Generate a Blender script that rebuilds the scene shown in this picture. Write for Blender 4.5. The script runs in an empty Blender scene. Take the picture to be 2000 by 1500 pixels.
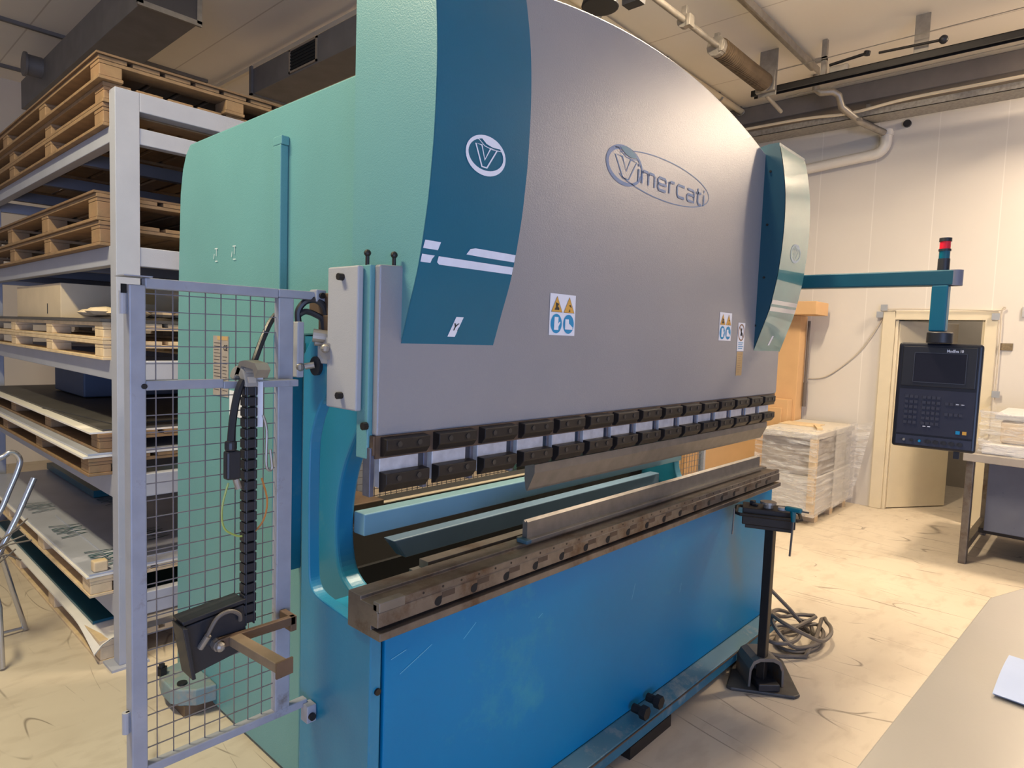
import bpy, bmesh, math, random
from mathutils import Vector, Matrix
random.seed(4)
S = bpy.context.scene
COL = S.collection
PI = math.pi
# ------------------------------------------------------------------ materials
MATS = {}
def mat(name, col, rough=0.5, metal=0.0, var=0.06, scale=8.0, bump=0.0, bscale=200.0, spec=0.5, wear=None, wamt=0.0, wscale=3.0,
        emit=None, estr=0.0, alpha=1.0, trans=0.0, coat=0.0):
    if name in MATS: return MATS[name]
    m = bpy.data.materials.new(name); m.use_nodes = True
    nt = m.node_tree; N = nt.nodes; L = nt.links
    b = N['Principled BSDF']
    tc = N.new('ShaderNodeTexCoord')
    no = N.new('ShaderNodeTexNoise'); no.inputs['Scale'].default_value = scale; no.inputs['Detail'].default_value = 5
    L.new(tc.outputs['Object'], no.inputs['Vector'])
    mix = N.new('ShaderNodeMix'); mix.data_type = 'RGBA'
    c = Vector(col)
    mix.inputs[6].default_value = (*(c * (1 - var * 2)), 1); mix.inputs[7].default_value = (*(c * (1 + var * 2)), 1)
    L.new(no.outputs['Fac'], mix.inputs[0])
    out = mix.outputs[2]
    if wear:
        n2 = N.new('ShaderNodeTexNoise'); n2.inputs['Scale'].default_value = wscale; n2.inputs['Detail'].default_value = 8; n2.inputs['Roughness'].default_value = 0.7
        L.new(tc.outputs['Object'], n2.inputs['Vector'])
        r = N.new('ShaderNodeValToRGB'); r.color_ramp.elements[0].position = 0.62 - wamt * 0.3; r.color_ramp.elements[1].position = 0.74 - wamt * 0.2
        L.new(n2.outputs['Fac'], r.inputs[0])
        m2 = N.new('ShaderNodeMix'); m2.data_type = 'RGBA'
        L.new(r.outputs[0], m2.inputs[0]); L.new(out, m2.inputs[6]); m2.inputs[7].default_value = (*wear, 1)
        out = m2.outputs[2]
    L.new(out, b.inputs['Base Color'])
    b.inputs['Roughness'].default_value = rough; b.inputs['Metallic'].default_value = metal
    b.inputs['Specular IOR Level'].default_value = spec
    if coat: b.inputs['Coat Weight'].default_value = coat
    if trans: b.inputs['Transmission Weight'].default_value = trans
    if alpha < 1: b.inputs['Alpha'].default_value = alpha
    if emit:
        b.inputs['Emission Color'].default_value = (*emit, 1); b.inputs['Emission Strength'].default_value = estr
    if bump:
        n3 = N.new('ShaderNodeTexNoise'); n3.inputs['Scale'].default_value = bscale; n3.inputs['Detail'].default_value = 2
        L.new(tc.outputs['Object'], n3.inputs['Vector'])
        bp = N.new('ShaderNodeBump'); bp.inputs['Strength'].default_value = bump; bp.inputs['Distance'].default_value = 0.003
        L.new(n3.outputs['Fac'], bp.inputs['Height']); L.new(bp.outputs[0], b.inputs['Normal'])
    MATS[name] = m; return m

TEAL = mat('teal_enamel', (0.115, 0.29, 0.305), 0.42, bump=0.25, bscale=260, var=0.05, scale=2.5, spec=0.5)
TEALG = mat('shaded_teal_frame_enamel', (0.012, 0.175, 0.30), 0.38, bump=0.1, bscale=160, var=0.10, scale=3, wear=(0.08, 0.23, 0.29), wamt=0.35, wscale=2.2)  # bluer, darker copy of the teal; recess shade is put into the colour
BLUE = mat('blue_sheet_enamel', (0.0, 0.165, 0.36), 0.42, spec=0.25, bump=0.06, bscale=90, var=0.06, scale=2, wear=(0.03, 0.25, 0.36), wamt=0.1, wscale=1.7)
NAVY = mat('petrol_fairing', (0.006, 0.115, 0.185), 0.42, spec=0.3, var=0.06, scale=3, bump=0.08, bscale=200)
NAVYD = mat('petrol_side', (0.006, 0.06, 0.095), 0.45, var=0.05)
GREYP = mat('grey_ram_paint', (0.27, 0.27, 0.285), 0.34, bump=0.22, bscale=320, var=0.03, scale=4, metal=0.15, wear=(0.16, 0.16, 0.18), wamt=-0.18, wscale=14)
GREYB = mat('grey_box_paint', (0.36, 0.36, 0.375), 0.5, bump=0.15, bscale=300, var=0.03)
STEEL = mat('worn_steel', (0.17, 0.15, 0.135), 0.42, 0.75, var=0.22, scale=22, bump=0.12, bscale=120, wear=(0.10, 0.065, 0.045), wamt=0.35, wscale=7)
STEELL = mat('bright_steel', (0.58, 0.58, 0.60), 0.4, 0.3, var=0.16, scale=35, bump=0.06, bscale=200)
STEELM = mat('milled_steel', (0.20, 0.19, 0.18), 0.42, 0.7, var=0.14, scale=26, bump=0.06, bscale=150)
BLACKS = mat('black_oxide_steel', (0.014, 0.011, 0.010), 0.5, 0.2, var=0.2, scale=20)
BLACKP = mat('black_plastic', (0.014, 0.015, 0.02), 0.45, var=0.1)
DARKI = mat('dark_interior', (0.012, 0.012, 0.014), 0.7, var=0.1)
RUST = mat('rusty_brown_steel', (0.13, 0.085, 0.055), 0.6, 0.4, var=0.25, scale=14, bump=0.2, bscale=90)
FENCE = mat('grey_fence_paint', (0.30, 0.31, 0.35), 0.5, 0.1, var=0.10, scale=18, wear=(0.18, 0.16, 0.15), wamt=0.1, wscale=9)
WIRE = mat('galvanised_wire', (0.22, 0.21, 0.23), 0.4, 0.7, var=0.15)
RACK = mat('grey_rack_paint', (0.34, 0.355, 0.42), 0.5, 0.05, var=0.05, scale=6, bump=0.1, bscale=200)
WOOD = mat('pallet_wood', (0.235, 0.145, 0.072), 0.75, var=0.22, scale=14, bump=0.3, bscale=60, wear=(0.25, 0.14, 0.07), wamt=0.3, wscale=6)
WOODL = mat('pale_pallet_wood', (0.62, 0.47, 0.29), 0.75, var=0.18, scale=14, bump=0.3, bscale=60)
PLY = mat('dark_plywood', (0.16, 0.095, 0.05), 0.8, var=0.2, scale=9, bump=0.2, bscale=60)
SHEETD = mat('dark_sheet_steel', (0.085, 0.08, 0.078), 0.5, 0.35, var=0.2, scale=4)
SHEETG = mat('film_covered_sheet', (0.40, 0.42, 0.50), 0.3, 0.05, var=0.12, scale=5)
SHEETP = mat('petrol_sheet', (0.012, 0.09, 0.13), 0.35, 0.2, var=0.3, scale=2.5)
FOAM = mat('white_foam_sheet', (0.72, 0.69, 0.65), 0.55, var=0.04)
CARD = mat('cardboard', (0.60, 0.37, 0.18), 0.8, var=0.05, scale=6)
CARDL = mat('pale_cardboard', (0.62, 0.50, 0.35), 0.8, var=0.06, scale=8)
CREAM = mat('cream_door_paint', (0.66, 0.58, 0.43), 0.45, var=0.03)
WHITE = mat('white_print', (0.72, 0.74, 0.80), 0.45, var=0.02)
WHITEW = mat('worn_white_stripe', (0.66, 0.70, 0.80), 0.45, var=0.05, scale=40)
LOGO = mat('logo_blue_print', (0.045, 0.13, 0.30), 0.45, var=0.1, scale=30)
LOGOT = mat('logo_teal_print', (0.0, 0.15, 0.25), 0.45, var=0.05)
YEL = mat('sign_yellow', (0.62, 0.33, 0.05), 0.5, var=0.03)
SIGNB = mat('sign_blue', (0.0, 0.24, 0.47), 0.45, var=0.03)
INK = mat('black_ink', (0.015, 0.015, 0.02), 0.5)
BROWNR = mat('brown_ring_print', (0.25, 0.13, 0.06), 0.5)
TAN = mat('tan_sticker', (0.48, 0.32, 0.14), 0.5)
PLATE = mat('aluminium_nameplate', (0.42, 0.37, 0.33), 0.45, 0.3, var=0.1, scale=30)
GREEN = mat('green_marker', (0.0, 0.055, 0.07), 0.4)
RED = mat('red_lens', (0.62, 0.01, 0.03), 0.2, var=0.02, coat=0.5)
GREENL = mat('green_lens', (0.0, 0.09, 0.14), 0.2, coat=0.5)
DUCT = mat('galvanised_duct', (0.15, 0.14, 0.135), 0.55, 0.2, var=0.15, scale=6)
PVC = mat('white_plastic_pipe', (0.70, 0.66, 0.60), 0.4, var=0.03)
PIPEC = mat('cream_conduit', (0.66, 0.57, 0.42), 0.4, var=0.05)
HARD = mat('dull_zinc', (0.33, 0.30, 0.26), 0.45, 0.6, var=0.2, scale=15)
CHROME = mat('tube_chrome', (0.52, 0.53, 0.57), 0.25, 0.85, var=0.05)
TBENCH = mat('bench_sheet', (0.37, 0.35, 0.33), 0.3, 0.35, var=0.04, scale=3, bump=0.05, bscale=100)
PAPER = mat('light_blue_paper', (0.36, 0.44, 0.66), 0.7, var=0.04)
CABLE = mat('grey_cable', (0.13, 0.11, 0.09), 0.5)
TAPE = mat('grey_tape', (0.30, 0.32, 0.36), 0.4)
SCREEN = mat('dark_screen', (0.012, 0.012, 0.02), 0.15)
PEND = mat('pendant_blue_black', (0.009, 0.010, 0.017), 0.4, var=0.08)
KEYC = mat('key_grey', (0.035, 0.037, 0.055), 0.45)
HOLE = mat('hole_black', (0.004, 0.004, 0.004), 0.9)
YGREEN = mat('earth_wire', (0.35, 0.42, 0.10), 0.4)
ORANGE = mat('orange_wire', (0.5, 0.2, 0.05), 0.4)
TEALH = mat('teal_handle', (0.0, 0.12, 0.17), 0.35)

def film_mat():
    m = bpy.data.materials.new('shrink_film'); m.use_nodes = True; nt = m.node_tree; N = nt.nodes; L = nt.links
    b = N['Principled BSDF']; tc = N.new('ShaderNodeTexCoord'); mp = N.new('ShaderNodeMapping'); mp.inputs['Scale'].default_value = (1, 1.6, 9); mp.inputs['Rotation'].default_value = (0.25, 0, 0)
    n = N.new('ShaderNodeTexNoise'); n.inputs['Scale'].default_value = 4; n.inputs['Detail'].default_value = 7; n.inputs['Distortion'].default_value = 0.6
    L.new(tc.outputs['Object'], mp.inputs[0]); L.new(mp.outputs[0], n.inputs['Vector'])
    bp = N.new('ShaderNodeBump'); bp.inputs['Strength'].default_value = 1.0; bp.inputs['Distance'].default_value = 0.05
    L.new(n.outputs['Fac'], bp.inputs['Height']); L.new(bp.outputs[0], b.inputs['Normal'])
    r = N.new('ShaderNodeValToRGB'); r.color_ramp.elements[0].position = 0.40; r.color_ramp.elements[1].position = 0.70
    r.color_ramp.elements[0].color = (0.10,)*3 + (1,); r.color_ramp.elements[1].color = (0.62,)*3 + (1,)
    L.new(n.outputs['Fac'], r.inputs[0]); L.new(r.outputs[0], b.inputs['Alpha'])
    b.inputs['Base Color'].default_value = (0.80, 0.80, 0.82, 1); b.inputs['Roughness'].default_value = 0.12; b.inputs['Coat Weight'].default_value = 1.0
    return m
FILM = film_mat()

def floor_mat():
    m = bpy.data.materials.new('scuffed_resin_floor'); m.use_nodes = True; nt = m.node_tree; N = nt.nodes; L = nt.links
    b = N['Principled BSDF']; tc = N.new('ShaderNodeTexCoord')
    def noise(sc, det=6, dist=0.0, rot=0.0, scl=(1, 1, 1)):
        mp = N.new('ShaderNodeMapping'); mp.inputs['Rotation'].default_value = (0, 0, rot); mp.inputs['Scale'].default_value = scl
        n = N.new('ShaderNodeTexNoise'); n.inputs['Scale'].default_value = sc; n.inputs['Detail'].default_value = det; n.inputs['Distortion'].default_value = dist
        L.new(tc.outputs['Object'], mp.inputs[0]); L.new(mp.outputs[0], n.inputs['Vector']); return n.outputs['Fac']
    def mix(f, a, c):
        x = N.new('ShaderNodeMix'); x.data_type = 'RGBA'; L.new(f, x.inputs[0])
        for i, v in ((6, a), (7, c)):
            if isinstance(v, tuple): x.inputs[i].default_value = (*v, 1)
            else: L.new(v, x.inputs[i])
        return x.outputs[2]
    def ramp(f, a, c, hi=1.0):
        r = N.new('ShaderNodeValToRGB'); r.color_ramp.elements[0].position = a; r.color_ramp.elements[1].position = c
        r.color_ramp.elements[1].color = (hi, hi, hi, 1); L.new(f, r.inputs[0]); return r.outputs[0]
    base = mix(noise(1.3), (0.50, 0.43, 0.335), (0.60, 0.525, 0.42))
    base = mix(ramp(noise(3.0, 9), 0.5, 0.8, 0.5), base, (0.40, 0.33, 0.25))
    # thin scuff lines: distance bands of stretched distorted noise
    for rot, sc, wd in ((0.3, 1.1, 0.0028), (1.9, 0.9, 0.0025), (2.7, 1.6, 0.003), (1.1, 2.3, 0.003), (0.0, 3.1, 0.0035), (0.8, 3.6, 0.004), (2.2, 4.2, 0.004)):
        f = noise(sc, 1, 0.0, rot, (1, 0.16, 1))
        a = N.new('ShaderNodeMath'); a.operation = 'SUBTRACT'; L.new(f, a.inputs[0]); a.inputs[1].default_value = 0.5
        c = N.new('ShaderNodeMath'); c.operation = 'ABSOLUTE'; L.new(a.outputs[0], c.inputs[0])
        d = N.new('ShaderNodeMapRange'); d.inputs['From Min'].default_value = 0; d.inputs['From Max'].default_value = wd; d.inputs['To Min'].default_value = 1.0; d.inputs['To Max'].default_value = 0
        L.new(c.outputs[0], d.inputs['Value'])
        e = N.new('ShaderNodeMath'); e.operation = 'MULTIPLY'; L.new(d.outputs[0], e.inputs[0]); L.new(ramp(noise(2.3, 3, 0, rot), 0.50, 0.60), e.inputs[1])
        base = mix(e.outputs[0], base, (0.22, 0.18, 0.14))
    fine = ramp(noise(6, 9, 0.2, 0.6, (1, 2.2, 1)), 0.52, 0.74, 0.5)
    base = mix(fine, base, (0.38, 0.31, 0.235))
    L.new(base, b.inputs['Base Color'])
    b.inputs['Roughness'].default_value = 0.55; b.inputs['Specular IOR Level'].default_value = 0.35
    bp = N.new('ShaderNodeBump'); bp.inputs['Strength'].default_value = 0.08; bp.inputs['Distance'].default_value = 0.01; L.new(noise(7), bp.inputs['Height']); L.new(bp.outputs[0], b.inputs['Normal'])
    return m
def seam_mat(name, col, axis, off, pitch, wd, dark, rough=0.6, axis2=None):
    m = bpy.data.materials.new(name); m.use_nodes = True; nt = m.node_tree; N = nt.nodes; L = nt.links
    b = N['Principled BSDF']; tc = N.new('ShaderNodeTexCoord'); sp = N.new('ShaderNodeSeparateXYZ'); L.new(tc.outputs['Object'], sp.inputs[0])
    def M(op, x, y):
        n = N.new('ShaderNodeMath'); n.operation = op
        for i, v in enumerate((x, y)):
            if isinstance(v, (int, float)): n.inputs[i].default_value = v
            else: L.new(v, n.inputs[i])
        return n.outputs[0]
    f = M('FRACT', M('DIVIDE', M('SUBTRACT', sp.outputs[axis], off), pitch), 0)
    f = M('LESS_THAN', f, wd / pitch)
    n = N.new('ShaderNodeTexNoise'); n.inputs['Scale'].default_value = 1.5; n.inputs['Detail'].default_value = 6; L.new(tc.outputs['Object'], n.inputs['Vector'])
    x = N.new('ShaderNodeMix'); x.data_type = 'RGBA'; L.new(n.outputs['Fac'], x.inputs[0]); c = Vector(col)
    x.inputs[6].default_value = (*(c*0.93), 1); x.inputs[7].default_value = (*(c*1.06), 1)
    y = N.new('ShaderNodeMix'); y.data_type = 'RGBA'; L.new(f, y.inputs[0]); L.new(x.outputs[2], y.inputs[6]); y.inputs[7].default_value = (*dark, 1)
    L.new(y.outputs[2], b.inputs['Base Color']); b.inputs['Roughness'].default_value = rough
    return m
FLOOR = floor_mat()
CEIL = seam_mat('ceiling_panels', (0.76, 0.70, 0.61), 0, 5.66, 1.2, 0.012, (0.55, 0.48, 0.40))
WALLR = seam_mat('wall_panels', (0.62, 0.58, 0.53), 1, 0.35, 0.53, 0.008, (0.70, 0.66, 0.61))
WALLB = mat('plaster_wall', (0.55, 0.50, 0.43), 0.7, var=0.04, scale=2)

# ------------------------------------------------------------------ mesh builder
WL = {}
class MB:
    def __init__(s): s.v = []; s.f = []
    def add(s, vs, fs):
        o = len(s.v); s.v += [Vector(v) for v in vs]; s.f += [tuple(i + o for i in f) for f in fs]; return s
    def box(s, x0, x1, y0, y1, z0, z1, R=None, c=None):
        vs = [Vector((x, y, z)) for x in (x0, x1) for y in (y0, y1) for z in (z0, z1)]
        if R is not None:
            c = Vector(c); vs = [R @ (v - c) + c for v in vs]
        return s.add(vs, [(0, 1, 3, 2), (4, 6, 7, 5), (0, 4, 5, 1), (2, 3, 7, 6), (0, 2, 6, 4), (1, 5, 7, 3)])
    def prism(s, poly, ax, a0, a1):
        def P(p, a):
            return {'x': (a, p[0], p[1]), 'y': (p[0], a, p[1]), 'z': (p[0], p[1], a)}[ax]
        n = len(poly); vs = [P(p, a0) for p in poly] + [P(p, a1) for p in poly]
        return s.add(vs, [tuple(range(n)), tuple(range(2 * n - 1, n - 1, -1))] + [(i, i + n, (i + 1) % n + n, (i + 1) % n) for i in range(n)])
    def cyl(s, p0, p1, r0, r1=None, n=14):
        if r1 is None: r1 = r0
        p0 = Vector(p0); p1 = Vector(p1); d = (p1 - p0).normalized(); q = d.to_track_quat('Z', 'Y'); vs = []
        for p, r in ((p0, r0), (p1, r1)):
            for i in range(n):
                a = 2 * PI * i / n; vs.append(p + q @ Vector((math.cos(a) * r, math.sin(a) * r, 0)))
        return s.add(vs, [tuple(range(n - 1, -1, -1)), tuple(range(n, 2 * n))] + [(i, (i + 1) % n, (i + 1) % n + n, i + n) for i in range(n)])
    def tube(s, pts, r, n=8, closed=False):
        pts = [Vector(p) for p in pts]; m = len(pts); vs = []; up = None
        for k, p in enumerate(pts):
            a = pts[(k - 1) % m] if (k > 0 or closed) else p; b = pts[(k + 1) % m] if (k < m - 1 or closed) else p
            d = (b - a).normalized()
            if up is None: up = Vector((0, 0, 1)) if abs(d.z) < 0.9 else Vector((1, 0, 0))
            x = d.cross(up)
            if x.length < 1e-4: x = d.orthogonal()
            x.normalize(); y = x.cross(d).normalized(); up = y
            for i in range(n):
                t = 2 * PI * i / n; vs.append(p + x * math.cos(t) * r + y * math.sin(t) * r)
        fs = []
        for k in range(m if closed else m - 1):
            for i in range(n):
                fs.append((k * n + i, k * n + (i + 1) % n, ((k + 1) % m) * n + (i + 1) % n, ((k + 1) % m) * n + i))
        if not closed: fs += [tuple(range(n - 1, -1, -1)), tuple((m - 1) * n + i for i in range(n))]
        return s.add(vs, fs)
    def sphere(s, c, r, n=10, sc=(1, 1, 1)):
        c = Vector(c); vs = []; fs = []; h = n // 2 + 1
        for j in range(h + 1):
            a = PI * j / h
            for i in range(n):
                t = 2 * PI * i / n; vs.append(c + Vector((math.sin(a) * math.cos(t) * sc[0], math.sin(a) * math.sin(t) * sc[1], math.cos(a) * sc[2])) * r)
        for j in range(h):
            for i in range(n): fs.append((j * n + i, (j + 1) * n + i, (j + 1) * n + (i + 1) % n, j * n + (i + 1) % n))
        return s.add(vs, fs)
    def rot(s, R, c):
        c = Vector(c); s.v = [R @ (v - c) + c for v in s.v]; return s
    def build(s, name, m, parent=None, bevel=0.0, smooth=False, seg=2):
        me = bpy.data.meshes.new(name)
        if parent is None:
            xs = [v.x for v in s.v]; ys = [v.y for v in s.v]; zs = [v.z for v in s.v]
            o0 = Vector(((min(xs) + max(xs)) / 2, (min(ys) + max(ys)) / 2, min(zs)))
        else: o0 = WL[parent.name]
        me.from_pydata([tuple(v - o0) for v in s.v], [], s.f)
        bm = bmesh.new(); bm.from_mesh(me); bmesh.ops.remove_doubles(bm, verts=bm.verts, dist=1e-6); bmesh.ops.recalc_face_normals(bm, faces=bm.faces); bm.to_mesh(me); bm.free()
        ob = bpy.data.objects.new(name, me); COL.objects.link(ob)
        if m: me.materials.append(m)
        if parent is None: ob.location = o0
        else: ob.parent = parent
        WL[ob.name] = o0
        if smooth:
            me.polygons.foreach_set('use_smooth', [True] * len(me.polygons))
            me.set_sharp_from_angle(angle=math.radians(40))
        if bevel:
            b = ob.modifiers.new('bevel', 'BEVEL'); b.width = bevel; b.segments = seg; b.limit_method = 'ANGLE'; b.angle_limit = math.radians(35)
        return ob
def tag(o, label=None, cat=None, group=None, kind=None):
    if label: o['label'] = label
    if cat: o['category'] = cat
    if group: o['group'] = group
    if kind: o['kind'] = kind
    return o
def thing(name, loc, label, cat, group=None):
    o = bpy.data.objects.new(name, None); COL.objects.link(o); o.location = loc; WL[o.name] = Vector(loc); o.empty_display_size = 0.1
    return tag(o, label, cat, group)
def B(*a, **k): return MB().box(*a, **k)
def text_mb(txt, size, fn, bold=0.0):
    cu = bpy.data.curves.new('txt', 'FONT'); cu.body = txt; cu.size = size; cu.offset = bold; cu.resolution_u = 3
    ob = bpy.data.objects.new('txt', cu); COL.objects.link(ob)
    dg = bpy.context.evaluated_depsgraph_get(); me = bpy.data.meshes.new_from_object(ob.evaluated_get(dg))
    mb = MB(); mb.v = [Vector(fn(v.co.x, v.co.y)) for v in me.vertices]; mb.f = [tuple(p.vertices) for p in me.polygons]
    bpy.data.objects.remove(ob); bpy.data.meshes.remove(me); bpy.data.curves.remove(cu)
    return mb
def arc(cx, cz, rx, rz, a0, a1, n):
    return [(cx + rx * math.cos(math.radians(a0 + (a1 - a0) * i / n)), cz + rz * math.sin(math.radians(a0 + (a1 - a0) * i / n))) for i in range(n + 1)]
def band(mb, pts, w, fn, closed=False):
    """thin printed line along 2-D points, mapped by fn to 3-D"""
    n = len(pts); P = [Vector((p[0], p[1])) for p in pts]; Lf = []; Rt = []
    for i in range(n):
        a = P[(i - 1) % n] if (i or closed) else P[i]; b = P[(i + 1) % n] if (i < n - 1 or closed) else P[i]
        d = (b - a).normalized(); k = Vector((-d.y, d.x)); wi = w[i] if isinstance(w, list) else w
        Lf.append(P[i] + k * wi / 2); Rt.append(P[i] - k * wi / 2)
    o = len(mb.v); mb.v += [Vector(fn(*p)) for p in Lf] + [Vector(fn(*p)) for p in Rt]
    for i in range(n if closed else n - 1):
        j = (i + 1) % n; mb.f.append((o + i, o + j, o + n + j, o + n + i))
    return mb
def poly(mb, pts, fn):
    o = len(mb.v); mb.v += [Vector(fn(*p)) for p in pts]; mb.f.append(tuple(range(o, o + len(pts)))); return mb
def smoothpts(pts, k=6):
    P = [Vector(p) for p in pts]; out = []
    for i in range(len(P) - 1):
        p0 = P[max(i - 1, 0)]; p1 = P[i]; p2 = P[i + 1]; p3 = P[min(i + 2, len(P) - 1)]
        for j in range(k):
            t = j / k; out.append(0.5 * ((2 * p1) + (p2 - p0) * t + (2 * p0 - 5 * p1 + 4 * p2 - p3) * t * t + (3 * p1 - p0 - 3 * p2 + p3) * t ** 3))
    out.append(P[-1]); return out

# ------------------------------------------------------------------ the room
tag(B(-6, 12, -7, 12, -0.1, 0).build('floor', FLOOR), kind='structure')
tag(B(-6, 12, -7, 12, 4.2, 4.35).build('ceiling', CEIL), kind='structure')
# floor/ceiling material origins: keep seams in world position by object coords
w = MB()
DY0, DY1, DZ = 0.855, 1.60, 1.925
w.box(7.45, 7.6, -7, DY0, 0, 4.2).box(7.45, 7.6, DY1, 9, 0, 4.2).box(7.45, 7.6, DY0, DY1, DZ, 4.2)
wr = tag(w.build('wall_right', WALLR), kind='structure')
tag(B(-6, 7.45, 9, 9.15, 0, 4.2).build('wall_back', WALLB), kind='structure')
# room behind the door
BR = mat('back_room_wall', (0.42, 0.39, 0.34), 0.8, var=0.05)
b = MB(); b.box(9.4, 9.5, -0.5, 3, 0, 3).box(7.6, 9.4, 2.9, 3, 0, 3).box(7.6, 9.4, -0.5, -0.4, 0, 3).box(7.6, 9.4, -0.4, 2.9, 2.9, 3.0)
tag(b.build('wall_corridor', BR), kind='structure')
# door frame + leaf
t = MB(); t.box(7.41, 7.62, DY1, DY1 + .11, 0, DZ + .09).box(7.41, 7.62, DY0 - .09, DY0, 0, DZ + .09).box(7.41, 7.62, DY0, DY1, DZ, DZ + .09)
t.box(7.44, 7.62, DY1 - .03, DY1, 0, DZ).box(7.44, 7.62, DY0, DY0 + .03, 0, DZ)
tag(t.build('trim_1', CREAM, bevel=0.006), kind='structure')
lf = MB().box(7.50, 8.24, 1.555, 1.592, 0.01, 1.915)
lf.rot(Matrix.Rotation(math.radians(-33), 3, 'Z'), (7.50, 1.592, 0))
dl = tag(lf.build('door_1', CREAM, bevel=0.004), kind='structure')
dh = MB().cyl((8.02, 1.21, 0.98), (7.99, 1.16, 0.98), 0.01).cyl((7.99, 1.16, 0.98), (7.9, 1.22, .98), .01); dh.build('door_handle', STEELL, dl)
# beam / soffit along the right wall near the ceiling
tag(B(7.05, 7.45, -7, 9, 4.02, 4.2).build('trim_2', mat('soffit_grey', (0.20, 0.17, 0.145), 0.7, var=0.1), bevel=0.01), kind='structure')

# ------------------------------------------------------------------ ceiling services
o = thing('cable_tray', (6.98, 1, 3.80), 'perforated grey cable tray running along the top of the right-hand wall', 'cable tray')
m = MB().box(6.9, 7.15, -4, 5.5, 3.82, 3.825).box(6.9, 6.905, -4, 5.5, 3.82, 3.88).box(7.145, 7.15, -4, 5.5, 3.82, 3.88)
m.build('tray_body', mat('tray_zinc', (0.30, 0.28, 0.25), 0.5, 0.4, var=0.3, scale=40), o)
for y in (-1.5, 0.2, 1.9, 3.6):
    MB().box(6.88, 7.17, y, y + .04, 3.79, 3.815).box(7.155, 7.17, y, y + .04, 3.815, 4.02).build('hanger', HARD, o)
tag(MB().tube(smoothpts([(6.86, 4.4, 3.9), (6.86, 2.6, 3.90), (6.84, 2.0, 3.86), (6.86, 1.5, 3.90), (6.85, .6, 3.9), (6.86, -3, 3.91)]), 0.014).build('ceiling_cable', PIPEC),
    'cream cable sagging along the edge of the cable tray', 'cable')
o = thing('drain_pipe', (7.36, 2.0, 3.5), 'thick white plastic pipe bending up the right-hand wall under the cable tray', 'pipe')
MB().tube([(7.37, 4.4, 3.50), (7.37, 2.6, 3.52), (7.37, 1.90, 3.575)] + [(7.37, 1.90 - .11 * math.sin(a * PI / 12), 3.575 + .11 - .11 * math.cos(a * PI / 12)) for a in range(1, 7)] + [(7.37, 1.79, 3.80)], 0.052, 14).build('pipe', PVC, o, smooth=True)
MB().cyl((7.37, 1.79, 3.74), (7.37, 1.79, 3.78), 0.062).build('collar', PVC, o, smooth=True)
MB().cyl((7.37, 2.72, 3.515), (7.37, 2.66, 3.518), 0.06).build('collar', PVC, o, smooth=True)
o = thing('grey_elbow_pipe', (6.9, 2.1, 3.7), 'grey metal elbow pipe under the ceiling above the white pipe', 'pipe')
MB().tube([(6.6, 2.24, 4.2), (6.6, 2.24, 4.06), (6.62, 2.20, 4.03), (6.66, 2.10, 4.03), (6.70, 2.06, 4.0), (6.74, 2.04, 3.90), (6.95, 1.93, 3.80), (7.3, 1.80, 3.76)], 0.032, 12).build('pipe', HARD, o, smooth=True)
MB().cyl((6.6, 2.24, 4.12), (6.6, 2.24, 4.16), 0.045).build('collar', HARD, o)
tag(MB().cyl((7.452, 1.629, 3.849), (7.42, 1.629, 3.849), 0.035, n=16).build('wall_sensor', BLACKP), 'small round black sensor on the wall beside the white pipe', 'sensor')
# conduit with clips
CY = 3.15
o = thing('cream_conduit', (5.6, 3.21, 4.1), 'pale cream conduit clipped along the ceiling above the machine', 'pipe')
MB().tube([(3.0, CY, 4.155), (7.04, CY, 4.155)], 0.030, 12).build('pipe', PIPEC, o, smooth=True)
for x in (4.3, 5.4, 6.47, 7.0):
    MB().tube([(x, CY + .045 * math.cos(a), 4.155 + .045 * math.sin(a)) for a in [PI * (0.1 + 1.3 * i / 8) + PI for i in range(9)]], 0.008, 6).box(x - .012, x + .012, CY - .01, CY + .01, 4.18, 4.2).build('clip', HARD, o)
# torsion spring shaft
o = thing('torsion_spring_shaft', (4.9, 2.39, 3.8), 'ceiling-mounted steel shaft with a thick torsion spring and brackets', 'door hardware')
MB().cyl((3.4, 2.41, 3.9), (5.9, 2.37, 3.9), 0.022).build('shaft', HARD, o, smooth=True)
m = MB().cyl((4.87, 2.394, 3.9), (5.72, 2.372, 3.9), 0.070, n=18)
for i in range(30):
    x = 4.88 + i * .0285; m.cyl((x, 2.393, 3.9), (x + .016, 2.393, 3.9), 0.078, n=18)
m.build('spring', mat('spring_brown', (0.14, 0.095, 0.055), 0.6, 0.3, var=0.3), o)
for x, r in ((4.32, .05), (4.84, .075), (5.74, .075)):
    MB().cyl((x - .02, 2.4, 3.9), (x + .03, 2.4, 3.9), r, n=12).box(x - .012, x + .012, 2.38, 2.42, 3.86, 4.0).box(x - .03, x + .04, 2.34, 2.37, 3.85, 3.93).build('collar', HARD, o, bevel=.003)
MB().box(5.76, 5.80, 2.30, 2.47, 3.83, 4.0).box(5.80, 5.81, 2.30, 2.46, 3.80, 4.195).build('end_bracket', HARD, o, bevel=.004)
tag(MB().box(3.2, 6.35, 2.13, 2.145, 4.10, 4.16).box(3.2, 6.35, 2.145, 2.21, 4.145, 4.16).build('angle_bar', HARD), 'long steel angle bar on the ceiling parallel to the spring shaft', 'steel bar')
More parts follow.
